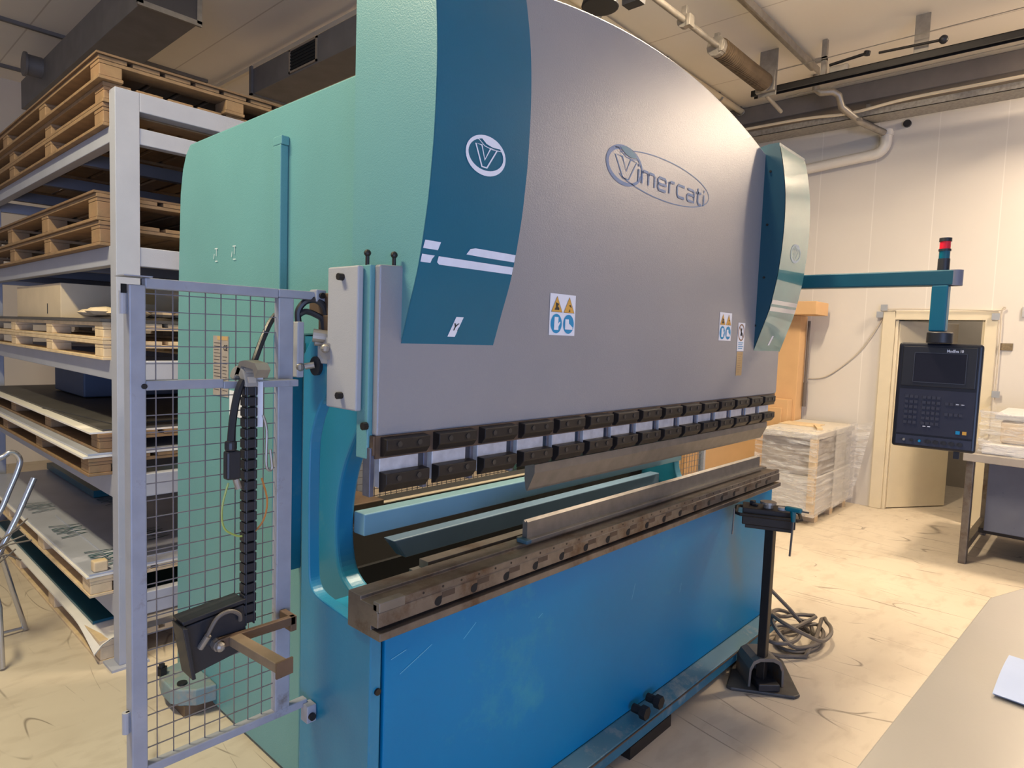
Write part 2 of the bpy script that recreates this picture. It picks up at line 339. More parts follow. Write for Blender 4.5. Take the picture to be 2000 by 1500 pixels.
# overhead track
o = thing('overhead_track', (5.9, 0.6, 3.85), 'dark steel overhead door track with hangers crossing the upper right', 'door track')
m = MB().box(5.86, 5.94, -3.5, 2.55, 3.895, 3.90).box(5.86, 5.866, -3.5, 2.55, 3.85, 3.90).box(5.934, 5.94, -3.5, 2.55, 3.85, 3.90).box(5.866, 5.88, -3.5, 2.55, 3.85, 3.855)
m.build('rail', BLACKS, o)
for y, w_, in ((1.24, .05), (-1.2, .05)):
    MB().box(5.90, 5.91, y - w_, y + w_, 3.90, 4.2).build('hanger_plate', HARD, o)
MB().box(5.89, 5.93, 1.93, 1.97, 3.9, 4.2).box(5.89, 5.93, 1.93, 2.02, 4.03, 4.06).build('hanger_strap', HARD, o)
MB().box(5.86, 5.92, 1.75, 1.89, 3.90, 3.95).build('stop_bracket', HARD, o, bevel=.006)
MB().cyl((5.89, 1.90, 3.975), (5.89, 1.62, 4.0), .012).cyl((5.89, 1.62, 3.985), (5.89, 1.615, 4.015), .025).build('stop_bolt', BLACKS, o)
MB().cyl((5.85, 1.52, 3.965), (5.85, 1.10, 3.95), .010).build('lever_rod', BLACKS, o)
MB().sphere((5.85, 1.085, 3.95), .032).build('lever_knob', BLACKP, o, smooth=True)
MB().tube([(5.80, 2.3, 4.0), (5.80, -3.0, 4.06)], .004, 5).build('tension_wire', HARD, o)
MB().tube([(6.02, 2.3, 3.84), (6.02, -3.0, 3.88)], .004, 5).build('tension_wire', HARD, o)
MB().cyl((5.93, 2.44, 3.86), (6.25, 2.42, 3.80), 0.018).build('guide_pin', HARD, o)
o = thing('hanging_lamp', (3.48, 2.46, 3.66), 'dark round ceiling fixture cut off by the top edge above the machine', 'lamp')
MB().cyl((3.44, 2.50, 3.685), (3.44, 2.50, 3.75), .12, .10, n=20).build('housing', BLACKP, o, bevel=.01)
MB().cyl((3.44, 2.50, 3.75), (3.44, 2.50, 4.2), .012).build('stem', BLACKP, o)
MB().box(3.56, 3.64, 2.30, 2.42, 3.72, 3.78).build('bracket', BLACKP, o)
# ducts
o = thing('air_duct', (1.76, 6.4, 3.7), 'large rectangular dark air duct over the pallet rack, with pale flange', 'air duct')
MB().box(1.575, 1.944, 4.83, 8.15, 3.70, 3.97).build('duct_body', DUCT, o, bevel=.004)
MB().box(1.555, 1.964, 4.81, 4.83, 3.685, 3.72).box(1.555, 1.59, 4.81, 4.83, 3.70, 3.98).box(1.93, 1.964, 4.81, 4.83, 3.70, 3.98).build('flange', STEELM, o)
MB().box(1.59, 1.93, 4.815, 4.828, 3.72, 3.97).build('duct_opening', mat('duct_inside', (0.05, 0.045, 0.045), .8), o)
o = thing('round_duct_branch', (1.5, 7.35, 3.8), 'short round grey duct branch joining the large air duct', 'air duct')
MB().cyl((1.45, 7.35, 3.90), (1.575, 7.35, 3.90), .09, n=20).build('pipe', DUCT, o, smooth=True)
MB().cyl((1.44, 7.35, 3.90), (1.46, 7.35, 3.90), .105, n=20).build('collar', DUCT, o, smooth=True)
o = thing('ventilation_duct', (2.9, 4, 3.65), 'long rectangular ventilation duct with a dark grille behind the machine', 'air duct')
MB().box(2.744, 3.06, 1.9, 5.68, 3.65, 3.86).build('duct_body', DUCT, o, bevel=.004)
MB().box(2.725, 2.744, 5.66, 5.70, 3.64, 3.88).box(2.725, 3.08, 5.66, 5.70, 3.64, 3.65).build('flange', DUCT, o)
m = MB().box(2.735, 2.744, 4.62, 5.04, 3.665, 3.68).box(2.735, 2.744, 4.62, 5.04, 3.835, 3.85).box(2.735, 2.744, 4.62, 4.64, 3.665, 3.85).box(2.735, 2.744, 5.02, 5.04, 3.665, 3.85)
m.build('grille_frame', mat('grille_tan', (0.25, 0.2, 0.15), .6), o)
m = MB().box(2.742, 2.7435, 4.64, 5.02, 3.68, 3.835)
for i in range(6): m.box(2.736, 2.743, 4.64, 5.02, 3.69 + i * .025, 3.70 + i * .025)
m.build('grille', HOLE, o)
tag(MB().box(3.06, 3.10, 1.9, 8.5, 4.12, 4.16).build('ceiling_trunking', PIPEC), 'thin cream trunking on the ceiling beside the ventilation duct', 'trunking')
tag(MB().box(0.6, 3.0, 7.2, 7.24, 4.17, 4.2).build('trim_3', DUCT), kind='structure')
tag(MB().box(0.6, 3.0, 8.5, 8.54, 4.17, 4.2).build('trim_4', DUCT), kind='structure')
for k, (x, y) in enumerate(((6.85, -.75), (3.5, 1.62), (-.4, 2.6))):
    o = thing('fluorescent_light', (x, y, 4.1), ['ceiling fluorescent light nearest the doorway wall, outside the view', 'ceiling fluorescent light directly above the machine, outside the view', 'ceiling fluorescent light left of the machine, outside the view'][k], 'ceiling light')
    MB().box(x - .7, x + .7, y - .12, y + .12, 4.12, 4.2).build('housing', WHITE, o)
    MB().box(x - .68, x + .68, y - .10, y + .10, 4.10, 4.12).build('diffuser', mat('lamp_glow', (1, .9, .75), emit=(1, .82, .58), estr=6), o)

# ------------------------------------------------------------------ press brake
PB = thing('press_brake', (2.29, 2.2, 0), 'large teal and grey hydraulic press brake with blue front panel', 'press brake')
MX = lambda x: 4.585 - x                                     # mirror left <-> right end
side = [(3.09, .02), (3.08, 1.47), (3.063, 1.92), (3.045, 2.19), (3.02, 2.29), (2.985, 2.35), (2.94, 2.385), (1.5, 2.385), (1.5, 1.62), (2.0, 1.60), (2.0, .02)]
outer = [(1.32, .03), (1.66, .03), (1.66, 1.55), (1.62, 1.595), (1.42, 1.595), (1.42, 1.512)] + [tuple(p) for p in smoothpts([(1.46, 1.495), (1.51, 1.465), (1.571, 1.418), (1.614, 1.328), (1.622, 1.24), (1.622, 1.10), (1.617, .95), (1.608, .905), (1.58, .884), (1.518, .874), (1.374, .862)], 4)] + [(1.32, .855)]
inner = [(1.34, .03), (1.999, .03), (1.999, 1.60), (1.60, 1.60), (1.60, 1.46)] + [tuple(p) for p in smoothpts([(1.640, 1.373), (1.699, 1.284), (1.747, 1.196), (1.776, 1.109), (1.790, 1.004), (1.784, .911), (1.760, .848), (1.713, .813), (1.661, .801), (1.598, .801)], 4)] + [(1.34, .80)]
for s in (0, 1):
    X = (lambda x: x) if s == 0 else MX
    def pr(poly_, a, b_): lo, hi = sorted((X(a), X(b_))); return MB().prism(poly_, 'x', lo, hi)
    pr(side, 1.15, 1.20).build('side_cover', TEAL, PB, bevel=.006)
    if s == 0: pr(outer, .955, .990).build('frame_plate', TEALG, PB, bevel=.004)
    pr(inner, 1.152, 1.222).build('throat_frame', TEALG, PB, bevel=.012, seg=3)
    lo, hi = sorted((X(.99), X(1.15)))
    B(lo + .002, hi - .002, 1.345, 1.655, .035, .815).build('column', TEALG, PB)
    if s == 0: B(1.05, 1.149, 2.0, 2.015, .80, 1.60).build('stiffener_plate', TEALG, PB, bevel=.002)
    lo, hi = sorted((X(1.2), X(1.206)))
    B(lo, hi, 1.84, 3.0, .05, 1.62).build('inner_shade_panel', DARKI, PB)  # added dark sheet, stands in for the unlit inside of the cover
    # foot
    lo, hi = sorted((X(.985), X(1.15)))
    f = MB().prism([(1.02, 2.94), (1.15, 2.97), (1.15, 2.66), (1.07, 2.675), (1.02, 2.72), (1.0, 2.76), (1.0, 2.86)] if s == 0 else [(lo, 3.0), (hi, 3.0), (hi, 2.7), (lo, 2.7)], 'z', .05, .12)
    ft = f.build('foot', mat('dusty_foot', (.17, .24, .25), .6, var=.15, scale=12, wear=(.30, .26, .21), wamt=.5, wscale=8), PB, bevel=.006)
    MB().cyl(((lo + hi) / 2 - .05, 2.90, .12), ((lo + hi) / 2 - .05, 2.90, .15), .022, n=6).cyl(((lo + hi) / 2 - .05, 2.90, .12), ((lo + hi) / 2 - .05, 2.90, .165), .012).build('bolt', BLACKS, ft)
    MB().cyl(((lo + hi) / 2 - .02, 2.76, .12), ((lo + hi) / 2 - .02, 2.76, .128), .02).build('bolt', BLACKS, ft)
    B(lo + .05, hi + .03, 2.70, 2.86, 0, .05).build('foot_pad', RUST, PB)
    # raised conduit pole on the side cover
    lo, hi = sorted((X(1.12), X(1.149)))
    B(lo, hi, 2.11, 2.16, .80, 2.24).build('cable_duct', TEAL, PB, bevel=.003)
    B(lo, hi, 2.105, 2.165, 2.24, 2.27).build('cable_duct_cap', TEAL, PB, bevel=.003)
# front sheet, kick plate
fs_ = MB().prism([(1.32, .13), (1.32, .862), (1.335, .862), (1.335, .13)], 'x', 1.0, 3.63)
fs_.build('front_panel', BLUE, PB, bevel=.004)
def add_stain(m, x0, z0, x1, z1, wid, col):
    nt = m.node_tree; N = nt.nodes; L = nt.links; b_ = N['Principled BSDF']; src = b_.inputs['Base Color'].links[0].from_socket
    tc = N.new('ShaderNodeTexCoord'); sp = N.new('ShaderNodeSeparateXYZ'); L.new(tc.outputs['Object'], sp.inputs[0])
    def M(op, a, c=0.0, d=None):
        n = N.new('ShaderNodeMath'); n.operation = op; n.use_clamp = (op == 'MULTIPLY')
        for k, v in enumerate((a, c) if d is None else (a, c, d)):
            if isinstance(v, (int, float)): n.inputs[k].default_value = v
            else: L.new(v, n.inputs[k])
        return n.outputs[0]
    no = N.new('ShaderNodeTexNoise'); no.inputs['Scale'].default_value = 5; no.inputs['Detail'].default_value = 6; L.new(tc.outputs['Object'], no.inputs['Vector'])
    cx = M('ADD', M('MULTIPLY_ADD', sp.outputs[2], (x1 - x0) / (z1 - z0), x0 - z0 * (x1 - x0) / (z1 - z0)), M('MULTIPLY_ADD', no.outputs['Fac'], .25, -.125))
    d = M('ABSOLUTE', M('SUBTRACT', sp.outputs[0], cx))
    a = N.new('ShaderNodeMapRange'); a.interpolation_type = 'SMOOTHSTEP'; a.inputs['From Min'].default_value = wid; a.inputs['From Max'].default_value = 0; a.inputs['To Min'].default_value = 0; a.inputs['To Max'].default_value = .6; L.new(d, a.inputs['Value'])
    h = N.new('ShaderNodeMapRange'); h.interpolation_type = 'SMOOTHSTEP'; h.inputs['From Min'].default_value = min(z0, z1) - .05; h.inputs['From Max'].default_value = min(z0, z1) + .25; L.new(sp.outputs[2], h.inputs['Value'])
    x = N.new('ShaderNodeMix'); x.data_type = 'RGBA'; L.new(M('MULTIPLY', a.outputs[0], h.outputs[0]), x.inputs[0]); L.new(src, x.inputs[6]); x.inputs[7].default_value = (*col, 1); L.new(x.outputs[2], b_.inputs['Base Color'])
add_stain(BLUE, 3.08 - 2.29, .85, 3.27 - 2.29, .25, .13, (.06, .13, .17))
sc = MB(); FF = lambda x, z: (x, 1.3188, z)
for a in ((1.05, .72, 1.16, .765), (1.02, .77, 1.07, .78), (1.28, .74, 1.33, .775), (2.2, .60, 2.22, .66), (1.62, .70, 1.64, .71), (2.6, .52, 2.61, .56)): band(sc, [(a[0], a[1]), (a[2], a[3])], .0022, FF)
sc.build('scratch', mat('scratch_pale', (.10, .38, .55), .5), PB)
MB().prism([(1.32, .13), (1.25, .105), (1.25, .052), (1.265, .052), (1.265, .095), (1.335, .12)], 'x', .96, 3.62).build('kick_plate', mat('kick_blue', (0.02, 0.13, 0.20), .5, wear=(.2, .25, .25), wamt=.25, wscale=6, var=.15, scale=5), PB, bevel=.004)
B(.96, 3.62, 1.245, 1.2495, .098, .103).build('kick_plate_seam', RUST, PB)
for x in (1.2, 2.35, 3.4): B(x - .22, x + .1, 1.25, 1.45, 0, .05).build('foot_pad', BLACKS, PB)
for x in (1.46, 2.22, 2.33):
    MB().cyl((x, 1.30, .155), (x, 1.255, .155), .018, n=10).cyl((x, 1.262, .155), (x, 1.235, .155), .027, n=6).build('bolt', BLACKS, PB)
MB().cyl((.978, 1.321, .70), (.978, 1.314, .70), .009).build('bolt', BLACKS, PB)
B(3.632, 3.70, 1.36, 1.50, .10, .30).build('junction_box', GREYB, PB, bevel=.006)
# bed rail
rail = MB().prism([(1.262, .862), (1.262, .882), (1.30, .882), (1.30, .893), (1.272, .893), (1.272, .932), (1.276, .932), (1.276, .952), (1.292, .952), (1.292, .945), (1.345, .945), (1.345, .955), (1.40, .955), (1.40, .862)], 'x', .94, 3.59)
bed = rail.build('bed_rail', STEEL, PB, bevel=.0018)
B(.94, 1.02, 1.266, 1.292, .934, .958).build('end_stop', STEELM, PB, bevel=.002)
for k in range(18):
    x = 1.136 + .1335 * k  # flat dark inserts stand in for shade inside the holes and recesses
    MB().prism([(x + .012 * math.cos(a * PI / 8), .908 + .012 * math.sin(a * PI / 8)) for a in range(6, 19)] + [(x + .013, .910), (x + .013, .921), (x, .921)], 'y', 1.2712, 1.2735).build('clamp_hole', HOLE, bed)
    B(x + .013, x + .060, 1.2714, 1.2735, .914, .930).build('clamp_recess', mat('recess_brown', (.07, .05, .038), .55, .4, var=.2, scale=20), bed)
for k in range(38): MB().cyl((1.02 + .068 * k, 1.277, .943), (1.02 + .068 * k, 1.2752, .943), .0035, n=8).build('screw', BLACKS, bed)
# lower die
MB().prism([(1.352, .955), (1.352, 1.020), (1.356, 1.025), (1.362, 1.018), (1.368, 1.025), (1.372, 1.020), (1.372, .955)], 'x', 1.585, 3.505).build('lower_die', STEELM, PB)
MB().box(1.575, 3.52, 1.335, 1.39, .953, .966).build('die_base', STEELM, PB, bevel=.002)
MB().box(1.56, 1.585, 1.33, 1.375, .955, .968).build('die_stop', mat('die_stop_blue', (.05, .12, .18), .4, .4), PB, bevel=.003)
# ram
def ramtop(x): return 2.71 - .132 * (x - 2.24) ** 2
rp = [(.967, 1.36), (3.608, 1.36), (3.62, 1.372), (3.62, 1.785), (3.52, 1.79), (3.52, ramtop(3.4))] + [(x / 20, ramtop(x / 20)) for x in range(68, 21, -1)] + [(1.055, ramtop(1.05)), (1.055, 1.79), (.967, 1.785)]
MB().prism(rp, 'y', 1.330, 1.352).build('ram_panel', GREYP, PB, bevel=.005)
rp2 = [(.955, 1.30), (3.632, 1.30), (3.632, 1.785), (3.51, 1.79), (3.51, ramtop(3.4) - .02)] + [(x / 10, ramtop(x / 10) - .02) for x in range(34, 11, -1)] + [(1.065, ramtop(1.1) - .02), (1.065, 1.785), (.955, 1.785)]
MB().prism(rp2, 'y', 1.352, 1.40).build('ram_plate', TEAL, PB, bevel=.003)
# guard box on ram end
for s in (0, 1):
    X = (lambda x: x) if s == 0 else MX
    lo, hi = sorted((X(.935), X(.953)))
    gb = B(lo, hi, 1.375, 1.51, 1.42, 1.782).build('end_guard', GREYB, PB, bevel=.004)
    a, b_ = (.935, .920) if s == 0 else (MX(.935), MX(.920))
    for y, z in ((1.44, 1.755), (1.437, 1.455)): MB().cyl((a, y, z), (b_, y, z), .009, n=8).build('bolt', BLACKS, gb)
for p in ((.960, 1.372, 1.784), (1.018, 1.341, 1.784)): MB().cyl(p, (p[0], p[1], p[2] + .03), .005, n=8).sphere((p[0], p[1], p[2] + .03), .009).build('bolt', BLACKS, PB)
MB().cyl((.953, 1.352, 1.385), (.940, 1.352, 1.385), .010, n=8).build('bolt', BLACKS, PB)
B(1.05, 1.06, 1.36, 1.39, 1.27, 1.30).build('ram_guide', STEELL, PB)
B(.962, 1.0, 1.335, 1.37, 1.31, 1.36).build('wear_block', RUST, PB, bevel=.002)
# fairings (end covers on the ram)
prof = [(1.331, 1.590), (1.30, 1.685), (1.266, 1.79), (1.238, 1.93), (1.226, 2.03), (1.219, 2.12), (1.216, 2.26), (1.224, 2.40), (1.245, 2.53), (1.262, 2.60)]
def fy(z):
    if z <= prof[0][1]: return prof[0][0]
    for (y0, z0), (y1, z1) in zip(fine, fine[1:]):
        if z0 <= z <= z1: return y0 + (y1 - y0) * (z - z0) / (z1 - z0)
    return prof[-1][0]
fine = [tuple(p) for p in smoothpts(prof, 5)]
for s, (x0, x1) in enumerate(((1.037, 1.374), (3.275, 3.632))):
    pl = fine + [(1.262, 2.615), (1.30, 2.62), (1.55, 2.62), (1.55, 1.80), (1.40, 1.592)] if s == 0 else fine + [(1.262, 2.615), (1.31, 2.615), (1.50, 2.58), (1.50, 1.62), (1.40, 1.592)]
    fr = MB(); vs = [(x, y, z) for x in (x0, x1) for (y, z) in fine]; n = len(fine)
    fr.add(vs, [(i, i + 1, i + 1 + n, i + n) for i in range(n - 1)])
    fr.add([(x, y + .006, z) for x in (x0, x1) for (y, z) in fine], [(i, i + n, i + 1 + n, i + 1) for i in range(n - 1)])
    if s == 1: pass
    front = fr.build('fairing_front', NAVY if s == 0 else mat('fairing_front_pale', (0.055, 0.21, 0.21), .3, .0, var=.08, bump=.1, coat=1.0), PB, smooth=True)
    pl2 = [(y + .003, z) for y, z in pl]
    bod = MB().prism(pl2, 'x', x0, x1)
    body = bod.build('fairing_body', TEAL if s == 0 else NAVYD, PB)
    if s == 1:
        for y, z in ((1.30, 2.48), (1.30, 2.22), (1.30, 1.96), (1.33, 1.72)): MB().cyl((x0, y, z), (x0 - .004, y, z), .006, n=8).build('screw', BLACKS, body)
    e = -.0012
    F = lambda x, z: (x, fy(z) + e, z)
    # emblem
    cx, cz, rx, rz = (1.212, 2.083, .068, .044) if s == 0 else (3.462, 2.095, .066, .042)
    em = MB(); ell = arc(cx, cz, rx, rz, 0, 360, 40)[:-1]
    band(em, ell, [.007 + .004 * max(0, -math.sin(2 * PI * i / 40)) + .002 for i in range(40)], F, True)
    kx, kz = rx / .068, rz / .044
    V = [(-.040, .022), (-.018, .022), (-.004, -.012), (.014, .020), (.038, .020), (.006, -.030), (-.012, -.030)]
    band(em, [(cx + a * kx, cz + b2 * kz) for a, b2 in V], .0045, F, True)
    poly(em, [(cx + a * kx, cz + b2 * kz) for a, b2 in ((-.022, .040), (-.002, .028), (.022, .024), (.052, .026), (.036, .036), (.012, .042))], F)
    band(em, [(cx + a * kx, cz + b2 * kz) for a, b2 in ((-.045, .033), (-.030, .034), (-.008, .022), (.02, .0185), (.055, .021))], .002, F)
    em.build('emblem', WHITE if s == 0 else mat('emblem_faded', (.38, .48, .52), .4), front)
    # stripes
    st = MB()
    def quadstrip(x0_, x1_, z0_, z1_):
        nn = 3
        for k in range(nn):
            a, b2 = z0_ + (z1_ - z0_) * k / nn, z0_ + (z1_ - z0_) * (k + 1) / nn
            poly(st, [(x0_, a), (x1_, a), (x1_, b2), (x0_, b2)], F)
    if s == 0:
        poly(st, [(x0 + .003, 1.829), (1.088, 1.829), (1.094, 1.849), (x0 + .006, 1.849)], F)
        poly(st, [(x0 + .002, 1.796), (1.071, 1.796), (1.074, 1.806), (1.081, 1.815), (x0 + .003, 1.815)], F)
        poly(st, [(1.092, 1.800), (1.10, 1.795), (1.20, 1.795), (x1 - .002, 1.795), (x1 - .002, 1.815), (1.25, 1.815), (1.094, 1.815)], F)
        poly(st, [(1.186, 1.830), (1.25, 1.829), (x1 - .002, 1.829), (x1 - .002, 1.849), (1.215, 1.849), (1.197, 1.845)], F)
    else:
        quadstrip(x0 + .003, x1 - .003, 1.829, 1.850); quadstrip(x0 + .003, x1 - .003, 1.794, 1.816)
    st.build('stripe', WHITEW if s == 0 else mat('stripe_cream', (.75, .7, .6), .4), front)
    # axis sticker
    sk = MB(); q = [(1.187, 1.614), (1.214, 1.614), (1.229, 1.668), (1.202, 1.668)] if s == 0 else [(3.425, 1.622), (3.447, 1.622), (3.462, 1.672), (3.440, 1.672)]
    poly(sk, q, F); sk.build('axis_sticker', WHITE, front)
    if s == 0:
        F2 = lambda x, z: (x, fy(z) - .0022, z)
        text_mb('Y', .026, lambda x, y: F2(1.196 + x + y * .28, 1.632 + y), .0008).build('axis_lettering', INK, front)
        text_mb('1', .014, lambda x, y: F2(1.214 + x + y * .28, 1.630 + y), .0003).build('axis_lettering', INK, front)
# logo on the ram
F = lambda x, z: (x, 1.3288, z)
F2 = lambda x, z: (x, 1.3280, z)
lg = MB(); big = arc(2.315, 2.249, .372, .078, -152, 152, 60)
band(lg, big, .0035, F); lg.build('logo_oval', LOGO, PB)
lg = MB(); cir = arc(2.024, 2.245, .114, .063, 0, 360, 48)[:-1]
band(lg, cir, [.009 + .007 * (1 - math.cos(2 * PI * i / 48 + PI * .15)) / 2 + .002 * max(0, -math.sin(2 * PI * i / 48)) for i in range(48)], F, True)
V = [(1.958, 2.274), (2.005, 2.274), (2.032, 2.228), (2.058, 2.273), (2.100, 2.273), (2.050, 2.201), (2.012, 2.201)]
band(lg, V, .0055, F, True)
band(lg, [(1.955, 2.296), (1.975, 2.300), (2.0, 2.288), (2.03, 2.278), (2.065, 2.276), (2.105, 2.284)], .003, F)
lg.build('logo_ring', LOGO, PB)
lg = MB(); poly(lg, [(1.985, 2.306), (2.0, 2.296), (2.03, 2.285), (2.062, 2.281), (2.098, 2.287), (2.085, 2.300), (2.05, 2.311), (2.02, 2.313)], F2)
lg.build('logo_lens', LOGOT, PB)
GL = {'i': (.0, [[(0, 0), (0, 1)], [(0, 1.22), (0, 1.42)]]),
      'm': (1.24, [[(0, 0), (0, 1)], [(0, .82), (.12, 1), (.5, 1), (.62, .85), (.62, 0)], [(.62, .82), (.74, 1), (1.12, 1), (1.24, .85), (1.24, 0)]]),
      'e': (.86, [[(0, .5), (.86, .5), (.86, .8), (.72, 1), (.14, 1), (0, .82), (0, .18), (.14, 0), (.82, 0)]]),
      'r': (.52, [[(0, 0), (0, 1)], [(0, .80), (.14, 1), (.52, 1)]]),
      'c': (.80, [[(.80, 1), (.14, 1), (0, .82), (0, .18), (.14, 0), (.80, 0)]]),
      'a': (.82, [[(.05, 1), (.68, 1), (.82, .85), (.82, 0), (.14, 0), (0, .14), (0, .42), (.14, .56), (.82, .56)]]),
      't': (.52, [[(.12, 1.4), (.12, .16), (.26, 0), (.52, 0)], [(-.08, 1), (.50, 1)]])}
tot = sum(GL[c][0] for c in 'imercati') + .34 * 7; kx = (2.640 - 2.115) / tot; kz = .046
xx = 2.115
for c in 'imercati':
    lt = MB()
    for st_ in GL[c][1]: band(lt, [(xx + p[0] * kx, 2.207 + p[1] * kz) for p in st_], .0095, lambda a, b2: (a, 1.3279, b2))
    lt.build('logo_letter', LOGO, PB); xx += (GL[c][0] + .34) * kx
# warning stickers
def warn(x0, z0, w, hgt):
    s0 = MB(); poly(s0, [(x0, z0), (x0 + w, z0), (x0 + w, z0 + hgt), (x0, z0 + hgt)], F); r = s0.build('warning_sticker', WHITE, PB)
    y = MB(); bl = MB(); k = MB()
    for i in (0, 1):
        cx = x0 + w * (.26 + .48 * i); tz = z0 + hgt * .56
        poly(y, [(cx - w * .21, tz), (cx + w * .21, tz), (cx, z0 + hgt * .94)], F2)
        band(k, [(cx - w * .21, tz), (cx + w * .21, tz), (cx, z0 + hgt * .94)], w * .012, lambda a, b2: (a, 1.3274, b2), True)
        if i == 0:
            poly(k, [(cx - w * .09, tz + hgt * .05), (cx + w * .09, tz + hgt * .05), (cx + w * .09, tz + hgt * .10), (cx + w * .03, tz + hgt * .14), (cx + w * .08, tz + hgt * .2), (cx - w * .05, tz + hgt * .23), (cx - w * .04, tz + hgt * .12)], lambda a, b2: (a, 1.3274, b2))
        else:
            poly(k, [(cx - w * .03, tz + hgt * .03), (cx + w * .05, tz + hgt * .03), (cx + w * .02, tz + hgt * .10), (cx, tz + hgt * .05)], lambda a, b2: (a, 1.3274, b2))
            poly(k, [(cx - w * .02, tz + hgt * .18), (cx + w * .10, tz + hgt * .12), (cx + w * .05, tz + hgt * .2)], lambda a, b2: (a, 1.3274, b2))
        poly(bl, arc(cx, z0 + hgt * .28, w * .215, hgt * .235, 0, 360, 28)[:-1], F2)
    y.build('warning_triangle', YEL, r); k.build('warning_pictogram', INK, r); bl.build('mandatory_disc', SIGNB, r)
    g = MB(); cx = x0 + w * .26; cz = z0 + hgt * .28; G = lambda a, b2: (a, 1.3272, b2)
    poly(g, [(cx - w * .09, cz - hgt * .15), (cx + w * .08, cz - hgt * .15), (cx + w * .08, cz - hgt * .07), (cx + w * .15, cz + hgt * .03), (cx + w * .13, cz + hgt * .06), (cx + w * .07, cz), (cx + w * .07, cz + hgt * .16), (cx - w * .08, cz + hgt * .16)], G)
    g.build('glove_pictogram', WHITE, r)
    g = MB(); cx = x0 + w * .74
    poly(g, [(cx - w * .14, cz + hgt * .12), (cx, cz + hgt * .12), (cx + w * .01, cz + hgt * .02), (cx + w * .16, cz - hgt * .07), (cx + w * .16, cz - hgt * .13), (cx - w * .14, cz - hgt * .13)], G)
    g.build('boot_pictogram', WHITE, r)
warn(1.628, 1.630, .135, .134); warn(2.862, 1.637, .130, .130)
s0 = MB(); poly(s0, [(3.068, 1.590), (3.148, 1.590), (3.150, 1.727), (3.070, 1.727)], F); r = s0.build('prohibition_sticker', WHITE, PB)
g = MB(); band(g, arc(3.109, 1.680, .032, .038, 0, 360, 28)[:-1], .007, F2, True); band(g, [(3.088, 1.705), (3.130, 1.655)], .006, F2); g.build('prohibition_ring', BROWNR, r)
g = MB(); poly(g, [(3.098, 1.664), (3.125, 1.664), (3.122, 1.678), (3.112, 1.682), (3.118, 1.70), (3.10, 1.70), (3.104, 1.682)], F2); g.build('hand_pictogram', INK, r)
g = MB()
for i in range(4): band(g, [(3.080, 1.630 - i * .009), (3.138 - (i % 2) * .01, 1.630 - i * .009)], .003, F2)
g.build('small_print', SIGNB, r)
s0 = MB(); poly(s0, [(3.072, 1.47), (3.140, 1.47), (3.142, 1.586), (3.074, 1.586)], F); r = s0.build('tan_notice', TAN, PB)
g = MB()
for i in range(9): band(g, [(3.084, 1.575 - i * .011), (3.130 - (i % 3) * .008, 1.575 - i * .011)], .0018, F2)
g.build('small_print', mat('tan_print', (.30, .2, .1), .6), r)
# clamps and tooling
BOLTM = mat('dark_bolt', (.06, .055, .05), .35, .5)
B(.968, 3.61, 1.333, 1.3515, 1.302, 1.36).build('ram_shoe', RUST, PB)
pitch = .1735
for k in range(15):
    x0 = .982 + pitch * k
    B(x0 + .002, x0 + .128, 1.338, 1.362, 1.225, 1.33).build('tool_holder', STEELL, PB, bevel=.002)
    B(x0 - .026, x0 - .012, 1.340, 1.37, 1.205, 1.33).build('spacer', mat('blue_steel', (.13, .14, .19), .4, .6, var=.2, scale=30), PB, bevel=.002)
    c = MB().prism([(1.306, 1.325), (1.306, 1.353), (1.337, 1.357), (1.337, 1.306), (1.320, 1.308)], 'x', x0, x0 + .142).build('upper_clamp', BLACKS, PB, bevel=.002)
    for dx in (.04, .105): MB().cyl((x0 + dx, 1.3062, 1.339), (x0 + dx, 1.3035, 1.339), .0075, n=10).cyl((x0 + dx, 1.3036, 1.339), (x0 + dx, 1.3033, 1.339), .004, n=6).build('clamp_bolt', BOLTM, c)
    c = MB().prism([(1.306, 1.238), (1.306, 1.266), (1.337, 1.268), (1.337, 1.214), (1.322, 1.218)], 'x', x0, x0 + .142).build('lower_clamp', BLACKS, PB, bevel=.002)
    for dx in (.04, .105): MB().cyl((x0 + dx, 1.3062, 1.252), (x0 + dx, 1.3035, 1.252), .0075, n=10).build('clamp_bolt', BOLTM, c)
MB().prism([(1.330, 1.213), (1.330, 1.185), (1.355, 1.130), (1.360, 1.122), (1.366, 1.128), (1.372, 1.16), (1.372, 1.213)], 'x', 1.585, 3.515).build('punch', STEELM, PB)
# back gauge and rear structure
B(1.225, 3.36, 1.74, 1.80, .955, 1.028).build('back_beam', mat('pale_blue_enamel', (.19, .35, .42), .45, var=.1, scale=4), PB, bevel=.004)
MB().prism([(1.42, .875), (3.3, .875), (3.3, .80), (1.48, .80)], 'y', 1.84, 1.90).build('back_beam', mat('slate_blue_enamel', (.13, .21, .31), .45, var=.1, scale=4), PB, bevel=.004)
B(1.45, 3.3, 2.0, 2.1, .90, .968).build('guide_beam', DARKI, PB)
B(1.42, 3.3, 1.99, 2.015, .968, .974).build('guide_strip', mat('lit_strip', (.60, .52, .40), .35, .3), PB, bevel=.002)  # top edge of the black beam, warm light put into its colour
B(1.30, 1.46, 1.95, 2.12, .93, 1.0).build('gauge_bracket', RUST, PB, bevel=.004)
B(1.30, 1.36, 2.1, 2.2, .05, .93).build('gauge_post', DARKI, PB)
MB().prism([(1.30, .93), (1.45, .93), (1.30, 1.5)], 'y', 2.16, 2.2).build('gauge_gusset', DARKI, PB)
B(1.225, 3.36, 1.42, 1.46, .93, .955).build('rear_ledge', STEEL, PB)
B(1.225, 3.36, 1.45, 1.5, .06, .90).build('bed_beam', DARKI, PB)
B(1.35, 3.385, 2.0, 2.02, .60, .74).build('rear_slat', DARKI, PB)
